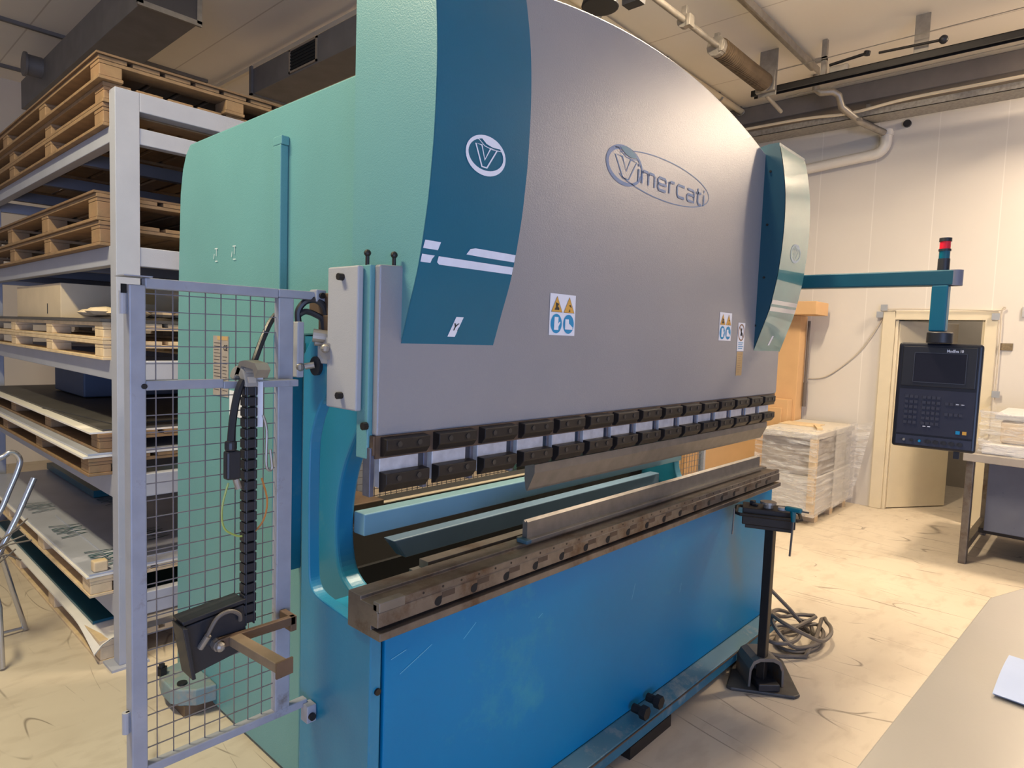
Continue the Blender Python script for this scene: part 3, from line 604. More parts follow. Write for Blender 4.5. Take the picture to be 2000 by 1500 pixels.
B(1.35, 3.385, 2.45, 2.47, .74, .765).build('rear_slat', STEELM, PB)
B(1.35, 3.385, 1.62, 1.66, .83, .84).build('rear_slat', STEELM, PB)
B(1.2, 3.385, 2.92, 2.96, .05, .55).build('rear_shade_panel', DARKI, PB)  # dark panel added to darken the view through the throat
m = MB()
for i in range(56): m.box(1.2 + i * .039, 1.2035 + i * .039, 3.0, 3.0035, .5, 1.75)
for i in range(32): m.box(1.2, 3.385, 3.0, 3.0035, .5 + i * .039, .5035 + i * .039)
m.build('rear_mesh', WIRE, PB)
B(1.25, 3.33, 1.41, 1.47, 2.0, 2.3).build('top_crossbeam', TEALG, PB)
# hydraulic bits above the throat
hb = thing  # alias unused
MB().box(.963, 1.0, 1.52, 1.60, 1.597, 1.66).build('valve_bracket', RUST, PB, bevel=.003)
MB().box(.95, 1.0, 1.50, 1.58, 1.53, 1.60).build('sensor_bracket', GREYB, PB, bevel=.002)
MB().box(.97, 1.0, 1.50, 1.66, 1.66, 1.72).build('valve_block', RUST, PB, bevel=.003)
MB().cyl((.93, 1.57, 1.605), (.975, 1.545, 1.60), .018).cyl((.935, 1.57, 1.585), (.96, 1.56, 1.585), .008).build('hydraulic_fitting', HARD, PB)
MB().cyl((.952, 1.515, 1.565), (.93, 1.50, 1.565), .022).sphere((.925, 1.50, 1.572), .012).build('rotary_switch', HARD, PB)
MB().cyl((.955, 1.585, 1.522), (.945, 1.585, 1.522), .026, n=16).build('knob_base', BLACKP, PB)
MB().cyl((.945, 1.585, 1.525), (.925, 1.60, 1.52), .009).sphere((.915, 1.607, 1.518), .012).build('wing_knob', HARD, PB)
B(.905, .925, 1.605, 1.635, 1.49, 1.64).build('limit_switch', GREYB, PB, bevel=.003)
MB().tube(smoothpts([(.915, 1.62, 1.64), (.915, 1.62, 1.67), (.93, 1.61, 1.695), (.95, 1.59, 1.70), (.97, 1.58, 1.68), (.975, 1.575, 1.64)]), .009).build('corrugated_hose', BLACKP, PB)
MB().tube(smoothpts([(.915, 1.625, 1.655), (.93, 1.61, 1.668), (.95, 1.59, 1.66), (.965, 1.58, 1.645), (.967, 1.575, 1.60)]), .008).build('corrugated_hose', BLACKP, PB)
B(1.0, 1.15, 1.67, 1.73, 1.58, 1.60).build('side_ledge', TEALG, PB)
# nameplates on the side
np_ = B(1.147, 1.149, 2.56, 2.70, 1.34, 1.582).build('nameplate', PLATE, PB)
Fp = lambda y, z: (1.1462, y, z)
g = MB()
for i in range(15):
    band(g, [(2.69, 1.553 - i * .0135), (2.625 + (i % 3) * .008, 1.553 - i * .0135)], .0018, Fp)
    if i > 3: band(g, [(2.612, 1.553 - i * .0135), (2.57 + (i % 2) * .01, 1.553 - i * .0135)], .0018, Fp)
g.build('small_print', INK, np_)
g = text_mb('CE', .030, lambda x, y: Fp(2.604 - x, 1.525 + y), .0006); g.build('ce_mark', INK, np_)
poly(MB(), [(2.565, 1.565), (2.66, 1.565), (2.66, 1.580), (2.565, 1.580)], Fp).build('nameplate_band', TAN, np_)
B(1.147, 1.149, 2.44, 2.55, 1.27, 1.37).build('paper_label', WHITE, PB)
g = MB()
for ox, oz in ((2.66, 1.90), (2.50, 1.90)):
    for pts in (((0, .03), (.025, .03)), ((.01, .03), (.012, .0)), ((.0, -.02), (.022, -.02)), ((.03, .01), (.035, -.01))):
        band(g, [(oz_y[0] + ox, oz_y[1] + oz) for oz_y in pts], .003, Fp)
g.build('chalk_mark', WHITE, PB)

# ------------------------------------------------------------------ safety gate
SG = thing('safety_gate', (.69, 1.6, .58), 'grey framed wire mesh safety gate hinged on the left side of the machine', 'safety gate')
Y0, Y1 = 1.59, 1.615
B(.492, .526, Y0 - .005, Y1 + .01, .50, 1.705).build('post', FENCE, SG, bevel=.003)
B(.843, .886, Y0, Y1, .583, 1.70).build('stile', FENCE, SG, bevel=.003)
B(.526, .843, Y0, Y1, 1.698, 1.722).build('top_rail', FENCE, SG, bevel=.003)
B(.843, .97, Y0, Y1, 1.700, 1.722).build('top_rail', FENCE, SG, bevel=.003)
B(.526, .70, Y0 - .003, Y1 - .01, 1.470, 1.492).build('middle_rail', FENCE, SG, bevel=.002)
B(.70, .90, Y0 - .003, Y1 - .01, 1.468, 1.486).build('middle_rail', FENCE, SG, bevel=.002)
B(.526, .94, Y0, Y1, .563, .585).build('bottom_rail', FENCE, SG, bevel=.003)
B(.478, .535, Y0 - .02, Y1 + .02, 1.722, 1.7245).build('cap_plate', FENCE, SG)
B(.925, .954, 1.565, 1.60, .525, .575).build('hinge_bracket', FENCE, SG, bevel=.003)
MB().cyl((.938, 1.566, .545), (.938, 1.556, .545), .010).build('bolt', BLACKS, SG)
B(.945, .975, Y0 - .01, Y1, 1.695, 1.728).build('hinge_bracket', FENCE, SG, bevel=.003)
MB().cyl((.96, 1.58, 1.712), (.96, 1.572, 1.712), .008).build('bolt', BLACKS, SG)
MB().cyl((.521, Y0 - .005, 1.48), (.521, Y0 - .009, 1.48), .006).build('bolt', BLACKS, SG)
for z in (1.64, .68):
    MB().cyl((.484, 1.6, z), (.484, 1.6, z + .05), .008).box(.484, .494, 1.597, 1.603, z, z + .05).build('hinge_pin', GREYB, SG)
B(.477, .489, 1.59, 1.5905, 1.685, 1.705).build('slot', HOLE, SG)
m = MB(); x = .526
vx = [.552 + i * .0395 * .94 for i in range(8)]
for xx in vx: m.box(xx, xx + .0022, 1.6065, 1.6087, .585, 1.70)
z = .62
while z < 1.69: m.box(.526, .846, 1.604, 1.6065, z, z + .0022); z += .0395
m.build('wire_mesh', WIRE, SG)
# energy chain and sensor box on the gate
EC = thing('cable_chain', (.75, 1.56, .86), 'black plastic energy chain hanging down in front of the mesh gate', 'cable chain')
m = MB(); z = 1.475
i = 0
while z > .88:
    m.box(.735, .768, 1.548, 1.575, z - .022, z); m.box(.739, .743, 1.5465, 1.576, z - .027, z); m.box(.760, .764, 1.5465, 1.576, z - .027, z)
    z -= .0262; i += 1
m.build('chain_link', BLACKP, EC, bevel=.002)
bend = arc(1.592, 1.478, .046, .046, 185, 20, 12) + arc(1.592, 1.478, .022, .022, 20, 185, 10)
MB().prism(bend, 'x', .735, .768).build('chain_bend', mat('grey_chain', (.30, .28, .25), .5), EC, bevel=.003)
for a in (160, 125, 90, 55): MB().prism(arc(1.592, 1.478, .049, .049, a + 12, a - 6, 3) + arc(1.592, 1.478, .044, .044, a - 6, a + 12, 3), 'x', .742, .761).build('chain_bar', mat('pale_chain', (.45, .40, .33), .5), EC)
MB().tube(smoothpts([(.755, 1.575, 1.50), (.775, 1.58, 1.54), (.80, 1.60, 1.58), (.835, 1.625, 1.63), (.86, 1.64, 1.655)]), .008).build('corrugated_hose', BLACKP, EC)
MB().tube(smoothpts([(.735, 1.56, 1.49), (.72, 1.555, 1.46), (.708, 1.553, 1.40), (.702, 1.552, 1.34)]), .009).build('corrugated_hose', BLACKP, EC)
MB().cyl((.702, 1.552, 1.345), (.702, 1.552, 1.32), .014).box(.688, .724, 1.54, 1.565, 1.25, 1.32).build('plug', BLACKP, EC, bevel=.005)
MB().cyl((.715, 1.552, 1.25), (.722, 1.552, 1.225), .008).build('plug_tip', HARD, EC)
m = MB().tube(smoothpts([(.70, 1.56, 1.24), (.685, 1.56, 1.18), (.69, 1.56, 1.13), (.72, 1.56, 1.105), (.74, 1.56, 1.10)]), .0025, 5)
m.build('earth_wire', YGREEN, EC)
MB().tube(smoothpts([(.765, 1.565, 1.10), (.79, 1.56, 1.13), (.80, 1.56, 1.18), (.785, 1.56, 1.24)]), .0025, 5).build('signal_wire', ORANGE, EC)
MB().tube(smoothpts([(.79, 1.565, 1.40), (.80, 1.565, 1.36), (.80, 1.565, 1.27), (.815, 1.565, 1.26), (.81, 1.565, 1.31)]), .0035, 6).build('hanging_hook', HARD, EC)
MB().prism([(1.485, 1.52), (1.50, 1.535), (1.55, 1.54), (1.58, 1.535), (1.605, 1.50), (1.585, 1.50), (1.57, 1.525), (1.51, 1.52), (1.50, 1.50)], 'x', .735, .768).build('chain_clamp', HARD, EC)
MB().box(.764, .866, 1.53, 1.575, 1.487, 1.490).box(.764, .866, 1.573, 1.576, 1.47, 1.49).build('chain_shelf', FENCE, EC)
MB().box(.775, .79, 1.566, 1.568, 1.37, 1.52).build('paper_tag', WHITE, EC)
SB = thing('sensor_box', (.66, 1.56, .80), 'flat black box clamped to the foot of the mesh gate', 'box')
q = Matrix.Rotation(math.radians(0), 3, 'Z')
MB().prism([(.585, .915), (.605, .79), (.745, .815), (.735, .93)], 'y', 1.545, 1.585).build('housing', BLACKP, SB, bevel=.004)
MB().prism([(.578, .925), (.60, .793), (.609, .793), (.590, .920)], 'y', 1.52, 1.585).prism([(.585, .93), (.735, .945), (.735, .935), (.587, .92)], 'y', 1.54, 1.60).build('rim', BLACKP, SB, bevel=.002)
MB().tube(smoothpts([(.632, 1.54, .86), (.640, 1.53, .89), (.66, 1.525, .925), (.69, 1.525, .932), (.715, 1.53, .915), (.722, 1.54, .895)]), .005).build('cable', CABLE, SB)
MB().cyl((.640, 1.53, .885), (.627, 1.543, .855), .008).build('cable_gland', HARD, SB)
MB().cyl((.664, 1.545, .853), (.664, 1.525, .853), .014, n=8).sphere((.664, 1.52, .853), .012).build('wing_nut', HARD, SB)
MB().box(.665, .865, 1.525, 1.54, .845, .868).box(.85, .868, 1.525, 1.585, .828, .868).build('clamp_bar', RUST, SB, bevel=.002)
AB = thing('support_bar', (.73, 1.4, .82), 'short square brown steel bar pointing forward from the black box', 'steel bar')
MB().box(.69, .72, 1.32, 1.525, .845, .868, R=Matrix.Rotation(math.radians(5), 3, 'Z'), c=(.70, 1.5, .85)).build('bar', mat('lit_brown_steel', (.20, .15, .10), .65, .2, var=.2, scale=14), AB, bevel=.002)  # brown lightened for the light falling on the bar top
MB().box(.684, .726, 1.315, 1.3205, .838, .875, R=Matrix.Rotation(math.radians(5), 3, 'Z'), c=(.70, 1.5, .85)).build('end_cap', RUST, AB)

MG = thing('mesh_guard', (4.1, 2.1, 0), 'wire mesh guard with grey post glimpsed through the far end of the machine', 'mesh guard')
B(3.97, 4.01, 2.09, 2.13, 0, 1.35).build('post', FENCE, MG)
B(3.50, 4.40, 2.09, 2.13, 1.32, 1.35).build('top_rail', FENCE, MG)
B(4.37, 4.40, 2.09, 2.13, 0, 1.32).build('post', FENCE, MG)
m = MB()
for i in range(22): m.box(3.52 + i * .0395, 3.5225 + i * .0395, 2.108, 2.1105, .1, 1.32)
for i in range(30): m.box(3.50, 4.37, 2.105, 2.1075, .12 + i * .0395, .1225 + i * .0395)
m.build('wire_mesh', WIRE, MG)

# ------------------------------------------------------------------ control pendant
CP = thing('control_pendant', (3.8, .9, 1.1), 'dark control console hanging from a teal swing arm with a red-topped signal lamp', 'control console')
ARMM = mat('arm_petrol', (.004, .075, .115), .4)
MB().box(3.765, 3.835, .575, 1.9, 1.943, 2.018).build('swing_arm', ARMM, CP, bevel=.006)
MB().cyl((3.80, .578, 1.943), (3.80, .578, 2.018), .035, n=16).build('arm_end_cap', mat('end_cap_grey', (.16, .17, .22), .5), CP, smooth=True)
B(3.765, 3.835, .595, .665, 1.72, 1.945).build('drop_tube', NAVY, CP, bevel=.006)
MB().cyl((3.80, .62, 1.663), (3.80, .62, 1.715), .056, n=20).build('swivel_joint', BLACKP, CP, smooth=True, bevel=.003)
m = MB(); bc = (3.8, .62, 1.4); Rp = Matrix.Rotation(math.radians(5), 3, 'Z') @ Matrix.Rotation(math.radians(2.5), 3, 'Y')
def pbox(y0, y1, z0, z1, d0, d1): return MB().box(3.8 + d0, 3.8 + d1, y0, y1, z0, z1).rot(Rp, bc)
pbox(.438, .790, 1.135, 1.663, 0, .07).build('console_housing', PEND, CP, bevel=.014, seg=3)
zb = pbox(.46, .77, 1.445, 1.645, -.004, .002).build('screen_bezel', BLACKP, CP, bevel=.003)
pbox(.505, .715, 1.47, 1.61, -.006, -.003).build('screen', SCREEN, zb)
m = MB()
for a in ((.50, .503, 1.465, 1.615), (.717, .720, 1.465, 1.615), (.50, .72, 1.465, 1.468), (.50, .72, 1.612, 1.615)): m.box(3.8 - .0075, 3.8 - .005, *a)
m.rot(Rp, bc).build('screen_border', mat('border_grey', (.05, .055, .075), .4), zb)
tm = text_mb('ModEva 10', .019, lambda x, y: (3.8 - .0065, .585 - x * .8, 1.619 + y), .0005); tm.rot(Rp, bc).build('console_lettering', WHITE, zb)
zk = pbox(.455, .772, 1.205, 1.43, -.003, .002).build('key_panel', mat('key_panel', (.022, .024, .042), .4), CP)
m = MB()
for r_ in range(6):
    for (ya, nn) in ((.745, 3), (.67, 4), (.575, 4)):
        if (ya == .575 and r_ not in (1, 3)) : continue
        for c_ in range(nn):
            yy = ya - c_ * .020; zz = 1.385 - r_ * .026
            m.box(3.8 - .007, 3.8 - .002, yy - .015, yy, zz, zz + .014)
m.rot(Rp, bc).build('keypad', KEYC, zk)
m = MB()
for yy in (.53, .508, .66, .64): m.box(3.8 - .008, 3.8 - .003, yy - .012, yy, 1.365 if yy < .6 else 1.245, 1.368 if yy < .6 else 1.249)
m.rot(Rp, bc).build('key_light', WHITE, zk)
pbox(.505, .522, 1.222, 1.238, -.008, -.002).build('blue_key', SIGNB, zk)
pbox(.478, .495, 1.222, 1.238, -.008, -.002).build('orange_key', YEL, zk)
zp = pbox(.455, .772, 1.150, 1.195, -.003, .002).build('button_panel', mat('button_panel', (.03, .035, .06), .4), CP)
for k, yy in enumerate((.735, .70, .668, .63, .597, .564, .531, .498)):
    r_ = .010 if k > 2 else .006
    MB().cyl((3.797, yy, 1.172), (3.782, yy, 1.172), r_, n=12).rot(Rp, bc).build('push_button', [HARD, BLACKP, SIGNB][k] if k < 3 else BLACKP, zp)
pbox(.50, .525, 1.10, 1.14, .02, .05).build('cable_outlet', BLACKP, CP)
MB().cyl((3.8, .628, 2.018), (3.8, .628, 2.075), .026, n=16).build('lamp_base', BLACKP, CP, smooth=True)
MB().cyl((3.8, .628, 2.075), (3.8, .628, 2.112), .024, n=16).build('green_lamp', GREENL, CP, smooth=True)
MB().cyl((3.8, .628, 2.112), (3.8, .628, 2.122), .027, n=16).build('lamp_ring', BLACKP, CP, smooth=True)
MB().cyl((3.8, .628, 2.122), (3.8, .628, 2.158), .024, n=16).build('red_lamp', RED, CP, smooth=True)
MB().cyl((3.8, .628, 2.158), (3.8, .628, 2.175), .027, n=16).build('lamp_cap', BLACKP, CP, smooth=True)
B(3.70, 3.85, 1.86, 1.94, 1.93, 2.03).build('arm_mount', NAVY, CP)

# ------------------------------------------------------------------ storage rack
RK = thing('storage_rack', (1.6, 4.8, 0), 'pale grey heavy-duty steel storage rack loaded with pallets', 'rack')
for y in (3.32, 6.3):
    for x in (.979, 2.22):
        B(x, x + .10, y, y + .08, .012, 2.66).build('post', RACK, RK, bevel=.003)
        B(x - .04, x + .12, y - .03, y + .11, 0, .012).build('foot_plate', RACK, RK)
for y in (3.32, 6.3): B(1.079, 2.22, y, y + .08, 2.575, 2.66).build('end_beam', RACK, RK, bevel=.003)
LV = ((2.432, 2.505), (1.882, 1.970), (1.355, 1.445), (.800, .908), (.225, .332))
for z0, z1 in LV:
    for x in (.981, 2.26): B(x, x + .05, 3.40, 6.3, z0, z1).build('long_beam', RACK, RK, bevel=.003)
    for y in (3.325, 6.305): B(1.079, 2.22, y, y + .05, z0, z1).build('cross_beam', RACK, RK, bevel=.003)
    for y in (4.0, 4.8, 5.6): B(1.031, 2.26, y, y + .05, z0, z1 - .01).build('shelf_bar', mat('shelf_dark', (.10, .10, .12), .6), RK)

def pallet(name, x0, y0, z0, sx, sy, hgt, label, group, wd, tilt=0, kx=0.0):
    P = thing(name, (x0 + sx / 2, y0 + sy / 2, z0), label, 'pallet', group)
    d = MB(); nb = 9
    for i in range(nb):
        a = x0 + (sx - .115) * i / (nb - 1); d.box(a, a + .115, y0, y0 + sy, z0 + hgt - .018, z0 + hgt)
    for i in range(4):
        yy = y0 + (sy - .13) * i / 3; d.box(x0 + .003, x0 + sx - .003, yy + .003, yy + .127, z0 + hgt - .034, z0 + hgt - .018)
    d.build('deck', wd, P, bevel=.002)
    for xx in (x0, x0 + sx / 2 - .05, x0 + sx - .10):
        B(xx, xx + .10, y0, y0 + sy, z0, z0 + .014).build('runner', wd, P, bevel=.002)
        for i in range(4):
            yy = y0 + (sy - .13) * i / 3; B(xx + .004, xx + .096, yy + .004, yy + .13, z0 + .014, z0 + hgt - .034).build('block', wd, P, bevel=.004)
    return P
G = 'wooden pallets in the storage rack'
# level 1 (top)
pallet('wooden_pallet', .955, 3.41, 2.505, 1.25, 2.8, .10, 'brown wooden pallet lying on the topmost rack shelf, lowest of its three', G, WOOD)
pallet('wooden_pallet', .955, 3.40, 2.606, 1.22, 2.8, .088, 'brown wooden pallet in the middle of the three on top of the rack', G, WOOD)
pallet('wooden_pallet', .93, 3.37, 2.695, 1.22, 2.9, .10, 'uppermost wooden pallet of the whole rack, nearest the ceiling', G, WOOD)
tag(B(.92, 2.16, 3.36, 6.25, 2.796, 2.805).build('plywood_sheet', PLY), 'thin dark plywood sheet lying on the uppermost pallet', 'plywood sheet')
# level 2
pallet('wooden_pallet', .94, 3.42, 1.970, 1.25, 2.7, .11, 'brown wooden pallet on the second shelf from the top, lower of two', G, WOOD)
pallet('wooden_pallet', .93, 3.42, 2.082, 1.25, 2.7, .12, 'brown wooden pallet on the second shelf from the top, upper of two', G, WOOD)
tag(B(.92, 2.2, 3.42, 6.1, 2.203, 2.213).build('plywood_sheet', PLY), 'thin dark board lying on the pallets of the second shelf', 'plywood sheet')
# level 3
pallet('wooden_pallet', .95, 3.42, 1.445, 1.25, 2.8, .090, 'pale wooden pallet on the middle shelf under another, carton above', G, WOODL)
pallet('wooden_pallet', .95, 3.42, 1.536, 1.25, 2.8, .085, 'pale wooden pallet on the middle shelf carrying a black sheet', G, WOODL)
tag(B(.94, 2.2, 3.41, 6.2, 1.622, 1.636).build('sheet_metal', SHEETD), 'black metal sheet under the large pale carton on the middle shelf', 'metal sheet')
o = thing('cardboard_box', (1.5, 4.9, 1.636), 'large pale cardboard box on the middle shelf of the rack', 'box')
B(1.02, 2.0, 4.42, 5.50, 1.637, 1.835).build('carton', CARDL, o, bevel=.003)
B(1.45, 1.52, 4.418, 4.42, 1.74, 1.835).build('tape', TAN, o)
B(1.0185, 1.02, 4.70, 4.715, 1.66, 1.72).build('stain', INK, o)
bg = MB()
for i in range(14): bg.sphere((1.05 + random.random() * .5, 3.6 + random.random() * .6, 1.664 + random.random() * .012), .05 + random.random() * .03, 7, (1.3, 1.3, .35))
tag(bg.build('crumpled_wrapping', CARDL), 'crumpled pale wrapping lying in front of the large carton', 'wrapping')
# level 4
pallet('wooden_pallet', .885, 3.412, .908, 1.30, 2.7, .085, 'wooden pallet on the fourth shelf, lower one, blocks overhanging the beam', G, WOOD)
o = thing('sheet_stack', (1.5, 4.8, .995), 'stack of white-edged dark sheets between two pallets on the fourth shelf', 'metal sheets')
B(.865, 2.15, 3.41, 6.1, .994, 1.004).build('foam_sheet', FOAM, o)
B(.885, 2.15, 3.412, 6.1, 1.005, 1.014).build('metal_sheet', SHEETG, o)
pallet('wooden_pallet', .93, 3.42, 1.015, 1.25, 2.7, .085, 'wooden pallet on the fourth shelf, upper one, under dark sheets', G, WOOD)
o = thing('sheet_stack', (1.5, 4.8, 1.1), 'dark sheets with curled pale film edge on the upper pallet of the fourth shelf', 'metal sheets')
B(.90, 2.15, 3.44, 6.1, 1.101, 1.109).build('foam_sheet', FOAM, o)
B(.955, 2.15, 3.45, 6.1, 1.110, 1.118).build('metal_sheet', SHEETD, o)
B(1.0, 2.2, 3.6, 4.6, 1.119, 1.124, R=Matrix.Rotation(.10, 3, 'Z'), c=(1.5, 4, 1.1)).build('metal_sheet', SHEETD, o)
o = thing('storage_crate', (1.7, 5.3, 1.119), 'dark blue crate standing behind the dark sheets on the fourth shelf', 'crate')
B(1.25, 2.1, 4.9, 5.6, 1.126, 1.32).build('body', mat('crate_blue', (.05, .07, .12), .6), o, bevel=.01)
B(1.24, 2.11, 4.89, 5.61, 1.30, 1.33).build('lid', mat('crate_blue', (.05, .07, .12), .6), o, bevel=.004)
# level 5
pallet('wooden_pallet', .885, 3.412, .334, 1.30, 2.7, .095, 'pale wooden pallet on the lowest shelf under film-covered sheets with green writing', G, WOODL)
o = thing('sheet_stack', (1.5, 4.8, .43), 'grey film-covered sheets with green handwriting on the lowest shelf', 'metal sheets')
B(.872, 2.2, 3.41, 6.1, .430, .438).build('foam_sheet', FOAM, o)
B(.884, 2.2, 3.412, 6.1, .4385, .448).build('metal_sheet', SHEETG, o)
B(1.02, 2.2, 3.50, 4.6, .4485, .453).build('metal_sheet', SHEETG, o)
def scrib(ox, oy, sc, z):
    g = MB(); F3 = lambda x, y: (x, y, z); X_ = lambda u, v: (ox + v * sc * .5, oy - u * sc)
    for st_ in (((0, 0), (.12, 1), (.24, 0)), ((.3, 0), (.32, 1)), ((.5, .9), (.38, .7), (.5, .3), (.38, 0)), ((.6, 0), (.62, 1)), ((.7, .3), (.85, .9), (.95, .0))):
        band(g, [X_(*p) for p in st_], .012, F3)
    return g
for ox, oy, sc in ((.93, 5.0, .28), (.93, 4.35, .28), (.95, 3.75, .28), (1.25, 4.0, .26), (1.3, 4.9, .26)):
    scrib(ox, oy, sc, .4545).build('green_handwriting', GREEN, o)
B(.905, .965, 3.42, 3.47, .449, .50).build('wood_offcut', WOODL, o, bevel=.006)
bp_ = MB(); nn = 14
tag(B(1.3, 2.2, 4.9, 6.1, .4552, .50).build('sheet_metal', SHEETP), 'dark petrol sheet lying at the back of the lowest shelf', 'metal sheet')
# floor pallet
pallet('wooden_pallet', .925, 3.42, 0.0, 1.28, 2.6, .112, 'wooden pallet standing on the floor under the rack', G, WOODL)
o = thing('sheet_stack', (1.5, 4.7, .12), 'petrol sheet on white foam drooping over the floor pallet under the rack', 'metal sheets')
fm = MB(); ny = 26; cols = []
for j in range(ny + 1):
    yy = 3.412 + (5.95 - 3.412) * j / ny
    droop = .055 * max(0, 1 - (yy - 3.412) / .35) ** 1.3
    cols.append([(2.1, yy, .122), (1.1, yy, .122), (.975, yy, .122 - droop * .1), (.935, yy, .119 - droop * .4), (.912 - droop * .2, yy, .114 - droop)])
for j in range(ny):
    for i in range(4):
        a, b2, c, d = cols[j][i], cols[j][i + 1], cols[j + 1][i + 1], cols[j + 1][i]
        fm.add([a, b2, c, d], [(0, 1, 2, 3)]); fm.add([(p[0], p[1], p[2] - .006) for p in (a, b2, c, d)], [(3, 2, 1, 0)])
fm.build('foam_sheet', FOAM, o, smooth=True)
B(.95, 2.1, 3.62, 5.9, .123, .136).build('metal_sheet', SHEETP, o)

# ------------------------------------------------------------------ tubular chair frame at left
CH = thing('tubular_metal_frame', (.66, 3.9, 0), 'bent chrome tube chair frame with loose wire, cut off by the left edge', 'chair frame')
MB().tube(smoothpts([(.55, 3.9, .52), (.60, 3.9, .62), (.645, 3.9, .70), (.675, 3.9, .78), (.712, 3.9, .88), (.722, 3.9, .93), (.705, 3.9, .965), (.68, 3.9, .972), (.655, 3.9, .955), (.60, 3.9, .93)]), .013, 10).build('back_tube', CHROME, CH, smooth=True)
MB().tube([(.55, 3.85, .36), (.60, 3.85, .44), (.70, 3.85, .67), (.768, 3.85, .845)], .014, 10).build('arm_tube', CHROME, CH, smooth=True)
MB().tube([(.60, 3.9, .60), (.64, 3.95, .50), (.70, 4.0, .25), (.762, 4.06, .01)], .012, 10).build('leg', CHROME, CH, smooth=True)
MB().tube([(.55, 3.7, .55), (.59, 3.66, .30), (.597, 3.66, .01)], .012, 10).build('leg', CHROME, CH, smooth=True)
MB().tube([(.762, 4.06, .02), (.55, 4.03, .03)], .008, 8).build('floor_bar', CHROME, CH, smooth=True)
MB().tube([(.74, 3.86, .78), (.70, 3.87, .66), (.64, 3.9, .48)], .009, 8).build('brace', CHROME, CH, smooth=True)
m = MB()
for a in ((.66, .60, .73, .66), (.655, .56, .72, .58), (.65, .545, .745, .55), (.64, .50, .70, .46), (.63, .58, .70, .62), (.62, .47, .68, .52)):
    m.tube(smoothpts([(a[0] - .04, 3.82, a[1] - .03), (a[0], 3.80, a[1]), (a[2], 3.80, a[3])]), .004, 5)
m.build('loose_wire', CABLE, CH)

# ------------------------------------------------------------------ tool stand
TS = thing('tool_stand', (3.08, 1.14, 0), 'dark pedestal stand with a small tray on a post, foot pedal shaped base', 'stand')
bt = [(2.915, 1.215), (3.20, 1.30), (3.245, 1.29), (3.375, 1.14), (3.365, 1.115), (3.085, .935), (3.05, .945), (2.91, 1.19)]
MB().prism(bt, 'z', 0, .016).build('base_plate', mat('cast_dark', (.07, .065, .06), .55, .3, var=.3, scale=12), TS, bevel=.005)
hd = MB(); P0 = Vector((3.035, 1.075, .016)); ax = Vector((.62, .60, 0)).normalized(); sd = Vector((ax.y, -ax.x, 0))
arcp = [(-.085, 0), (-.082, .085), (-.065, .122), (-.035, .137), (.035, .137), (.065, .122), (.082, .085), (.085, 0)]
def hoodpt(s_, u, hh, k): return P0 + sd * (u * k) + ax * s_ + Vector((0, 0, hh * k))
NA = len(arcp)
for s_, k in ((0, 1.0), (.17, .93)):
    for u, hh in arcp: hd.v.append(hoodpt(s_, u, hh, k))
for s_, k in ((0, .88), (.16, .82)):
    for u, hh in arcp: hd.v.append(hoodpt(s_, u, hh, k))
for i in range(NA - 1):
    hd.f += [(i, i + 1, NA + i + 1, NA + i), (2 * NA + i, 3 * NA + i, 3 * NA + i + 1, 2 * NA + i + 1), (i, 2 * NA + i, 2 * NA + i + 1, i + 1)]
hd.f.append(tuple(range(NA, 2 * NA)))
hd.build('hood', mat('cast_rusty', (.15, .135, .12), .5, .3, var=.2, scale=9, wear=(.22, .12, .05), wamt=.3, wscale=7), TS)
MB().box(2.985, 3.085, 1.03, 1.13, .017, .05).rot(Matrix.Rotation(.78, 3, 'Z'), (3.035, 1.08, 0)).build('pedal', BLACKP, TS, bevel=.004)
B(3.03, 3.07, 1.085, 1.125, .016, .775).build('post', BLACKS, TS, bevel=.003)
RT = Matrix.Rotation(math.radians(22), 3, 'Z'); ct = (3.05, 1.12, .8)
def tb(*a): return MB().box(*a).rot(RT, ct)
tb(2.99, 3.11, 1.02, 1.22, .772, .788).build('tray_base', BLACKS, TS, bevel=.002)
tb(2.985, 3.115, 1.005, 1.235, .788, .866).build('tray_body', BLACKS, TS, bevel=.004)
m = MB().tube([(2.965 + .0, 1.0, .838), (2.965, 1.245, .838), (2.985, 1.262, .838), (3.115, 1.262, .838), (3.135, 1.245, .838), (3.135, 1.0, .838), (3.115, .983, .838), (2.985, .983, .838)], .008, 8, closed=True).rot(RT, ct)
m.build('hoop', BLACKS, TS, smooth=True)
tag(MB().cyl((3.04, 1.12, .866), (3.04, 1.12, .885), .022).cyl((3.04, 1.12, .885), (3.04, 1.12, .895), .036, n=16).build('tape_reel', HARD), 'small round brown knob-shaped part on the tool stand tray', 'machine part')
tag(MB().box(3.03, 3.06, 1.185, 1.205, .866, .885).box(3.02, 3.04, 1.165, 1.19, .866, .876).build('black_fitting', BLACKP, bevel=.003), 'small black block on the tool stand tray', 'block')
tag(MB().cyl((3.05, 1.06, .866), (3.05, 1.06, .878), .018).cyl((3.07, 1.045, .866), (3.07, 1.045, .874), .013).build('metal_fitting', STEELL), 'small shiny metal fitting on the tool stand tray', 'fitting')
HK = thing('hex_key', (2.99, .98, .70), 'T-handle hex key with teal grip hanging from the tool stand', 'hex key')
MB().box(2.962, 2.987, .945, 1.02, .885, .907).build('grip', TEALH, HK, bevel=.008)
MB().cyl((2.975, .945, .896), (2.975, .918, .896), .005).build('cross_tip', STEELM, HK)
MB().cyl((2.975, .985, .89), (2.98, .983, .84), .013, .009).build('neck', TEALH, HK, smooth=True)
MB().cyl((2.98, .983, .84), (2.985, .99, .68), .005, n=6).build('shaft', STEELM, HK)
HK2 = thing('hex_key', (2.93, 1.235, .75), 'thin hex key hanging from the left side of the tool stand tray', 'hex key')
MB().cyl((2.925, 1.232, .86), (2.93, 1.237, .735), .004, n=6).build('shaft', STEELM, HK2)

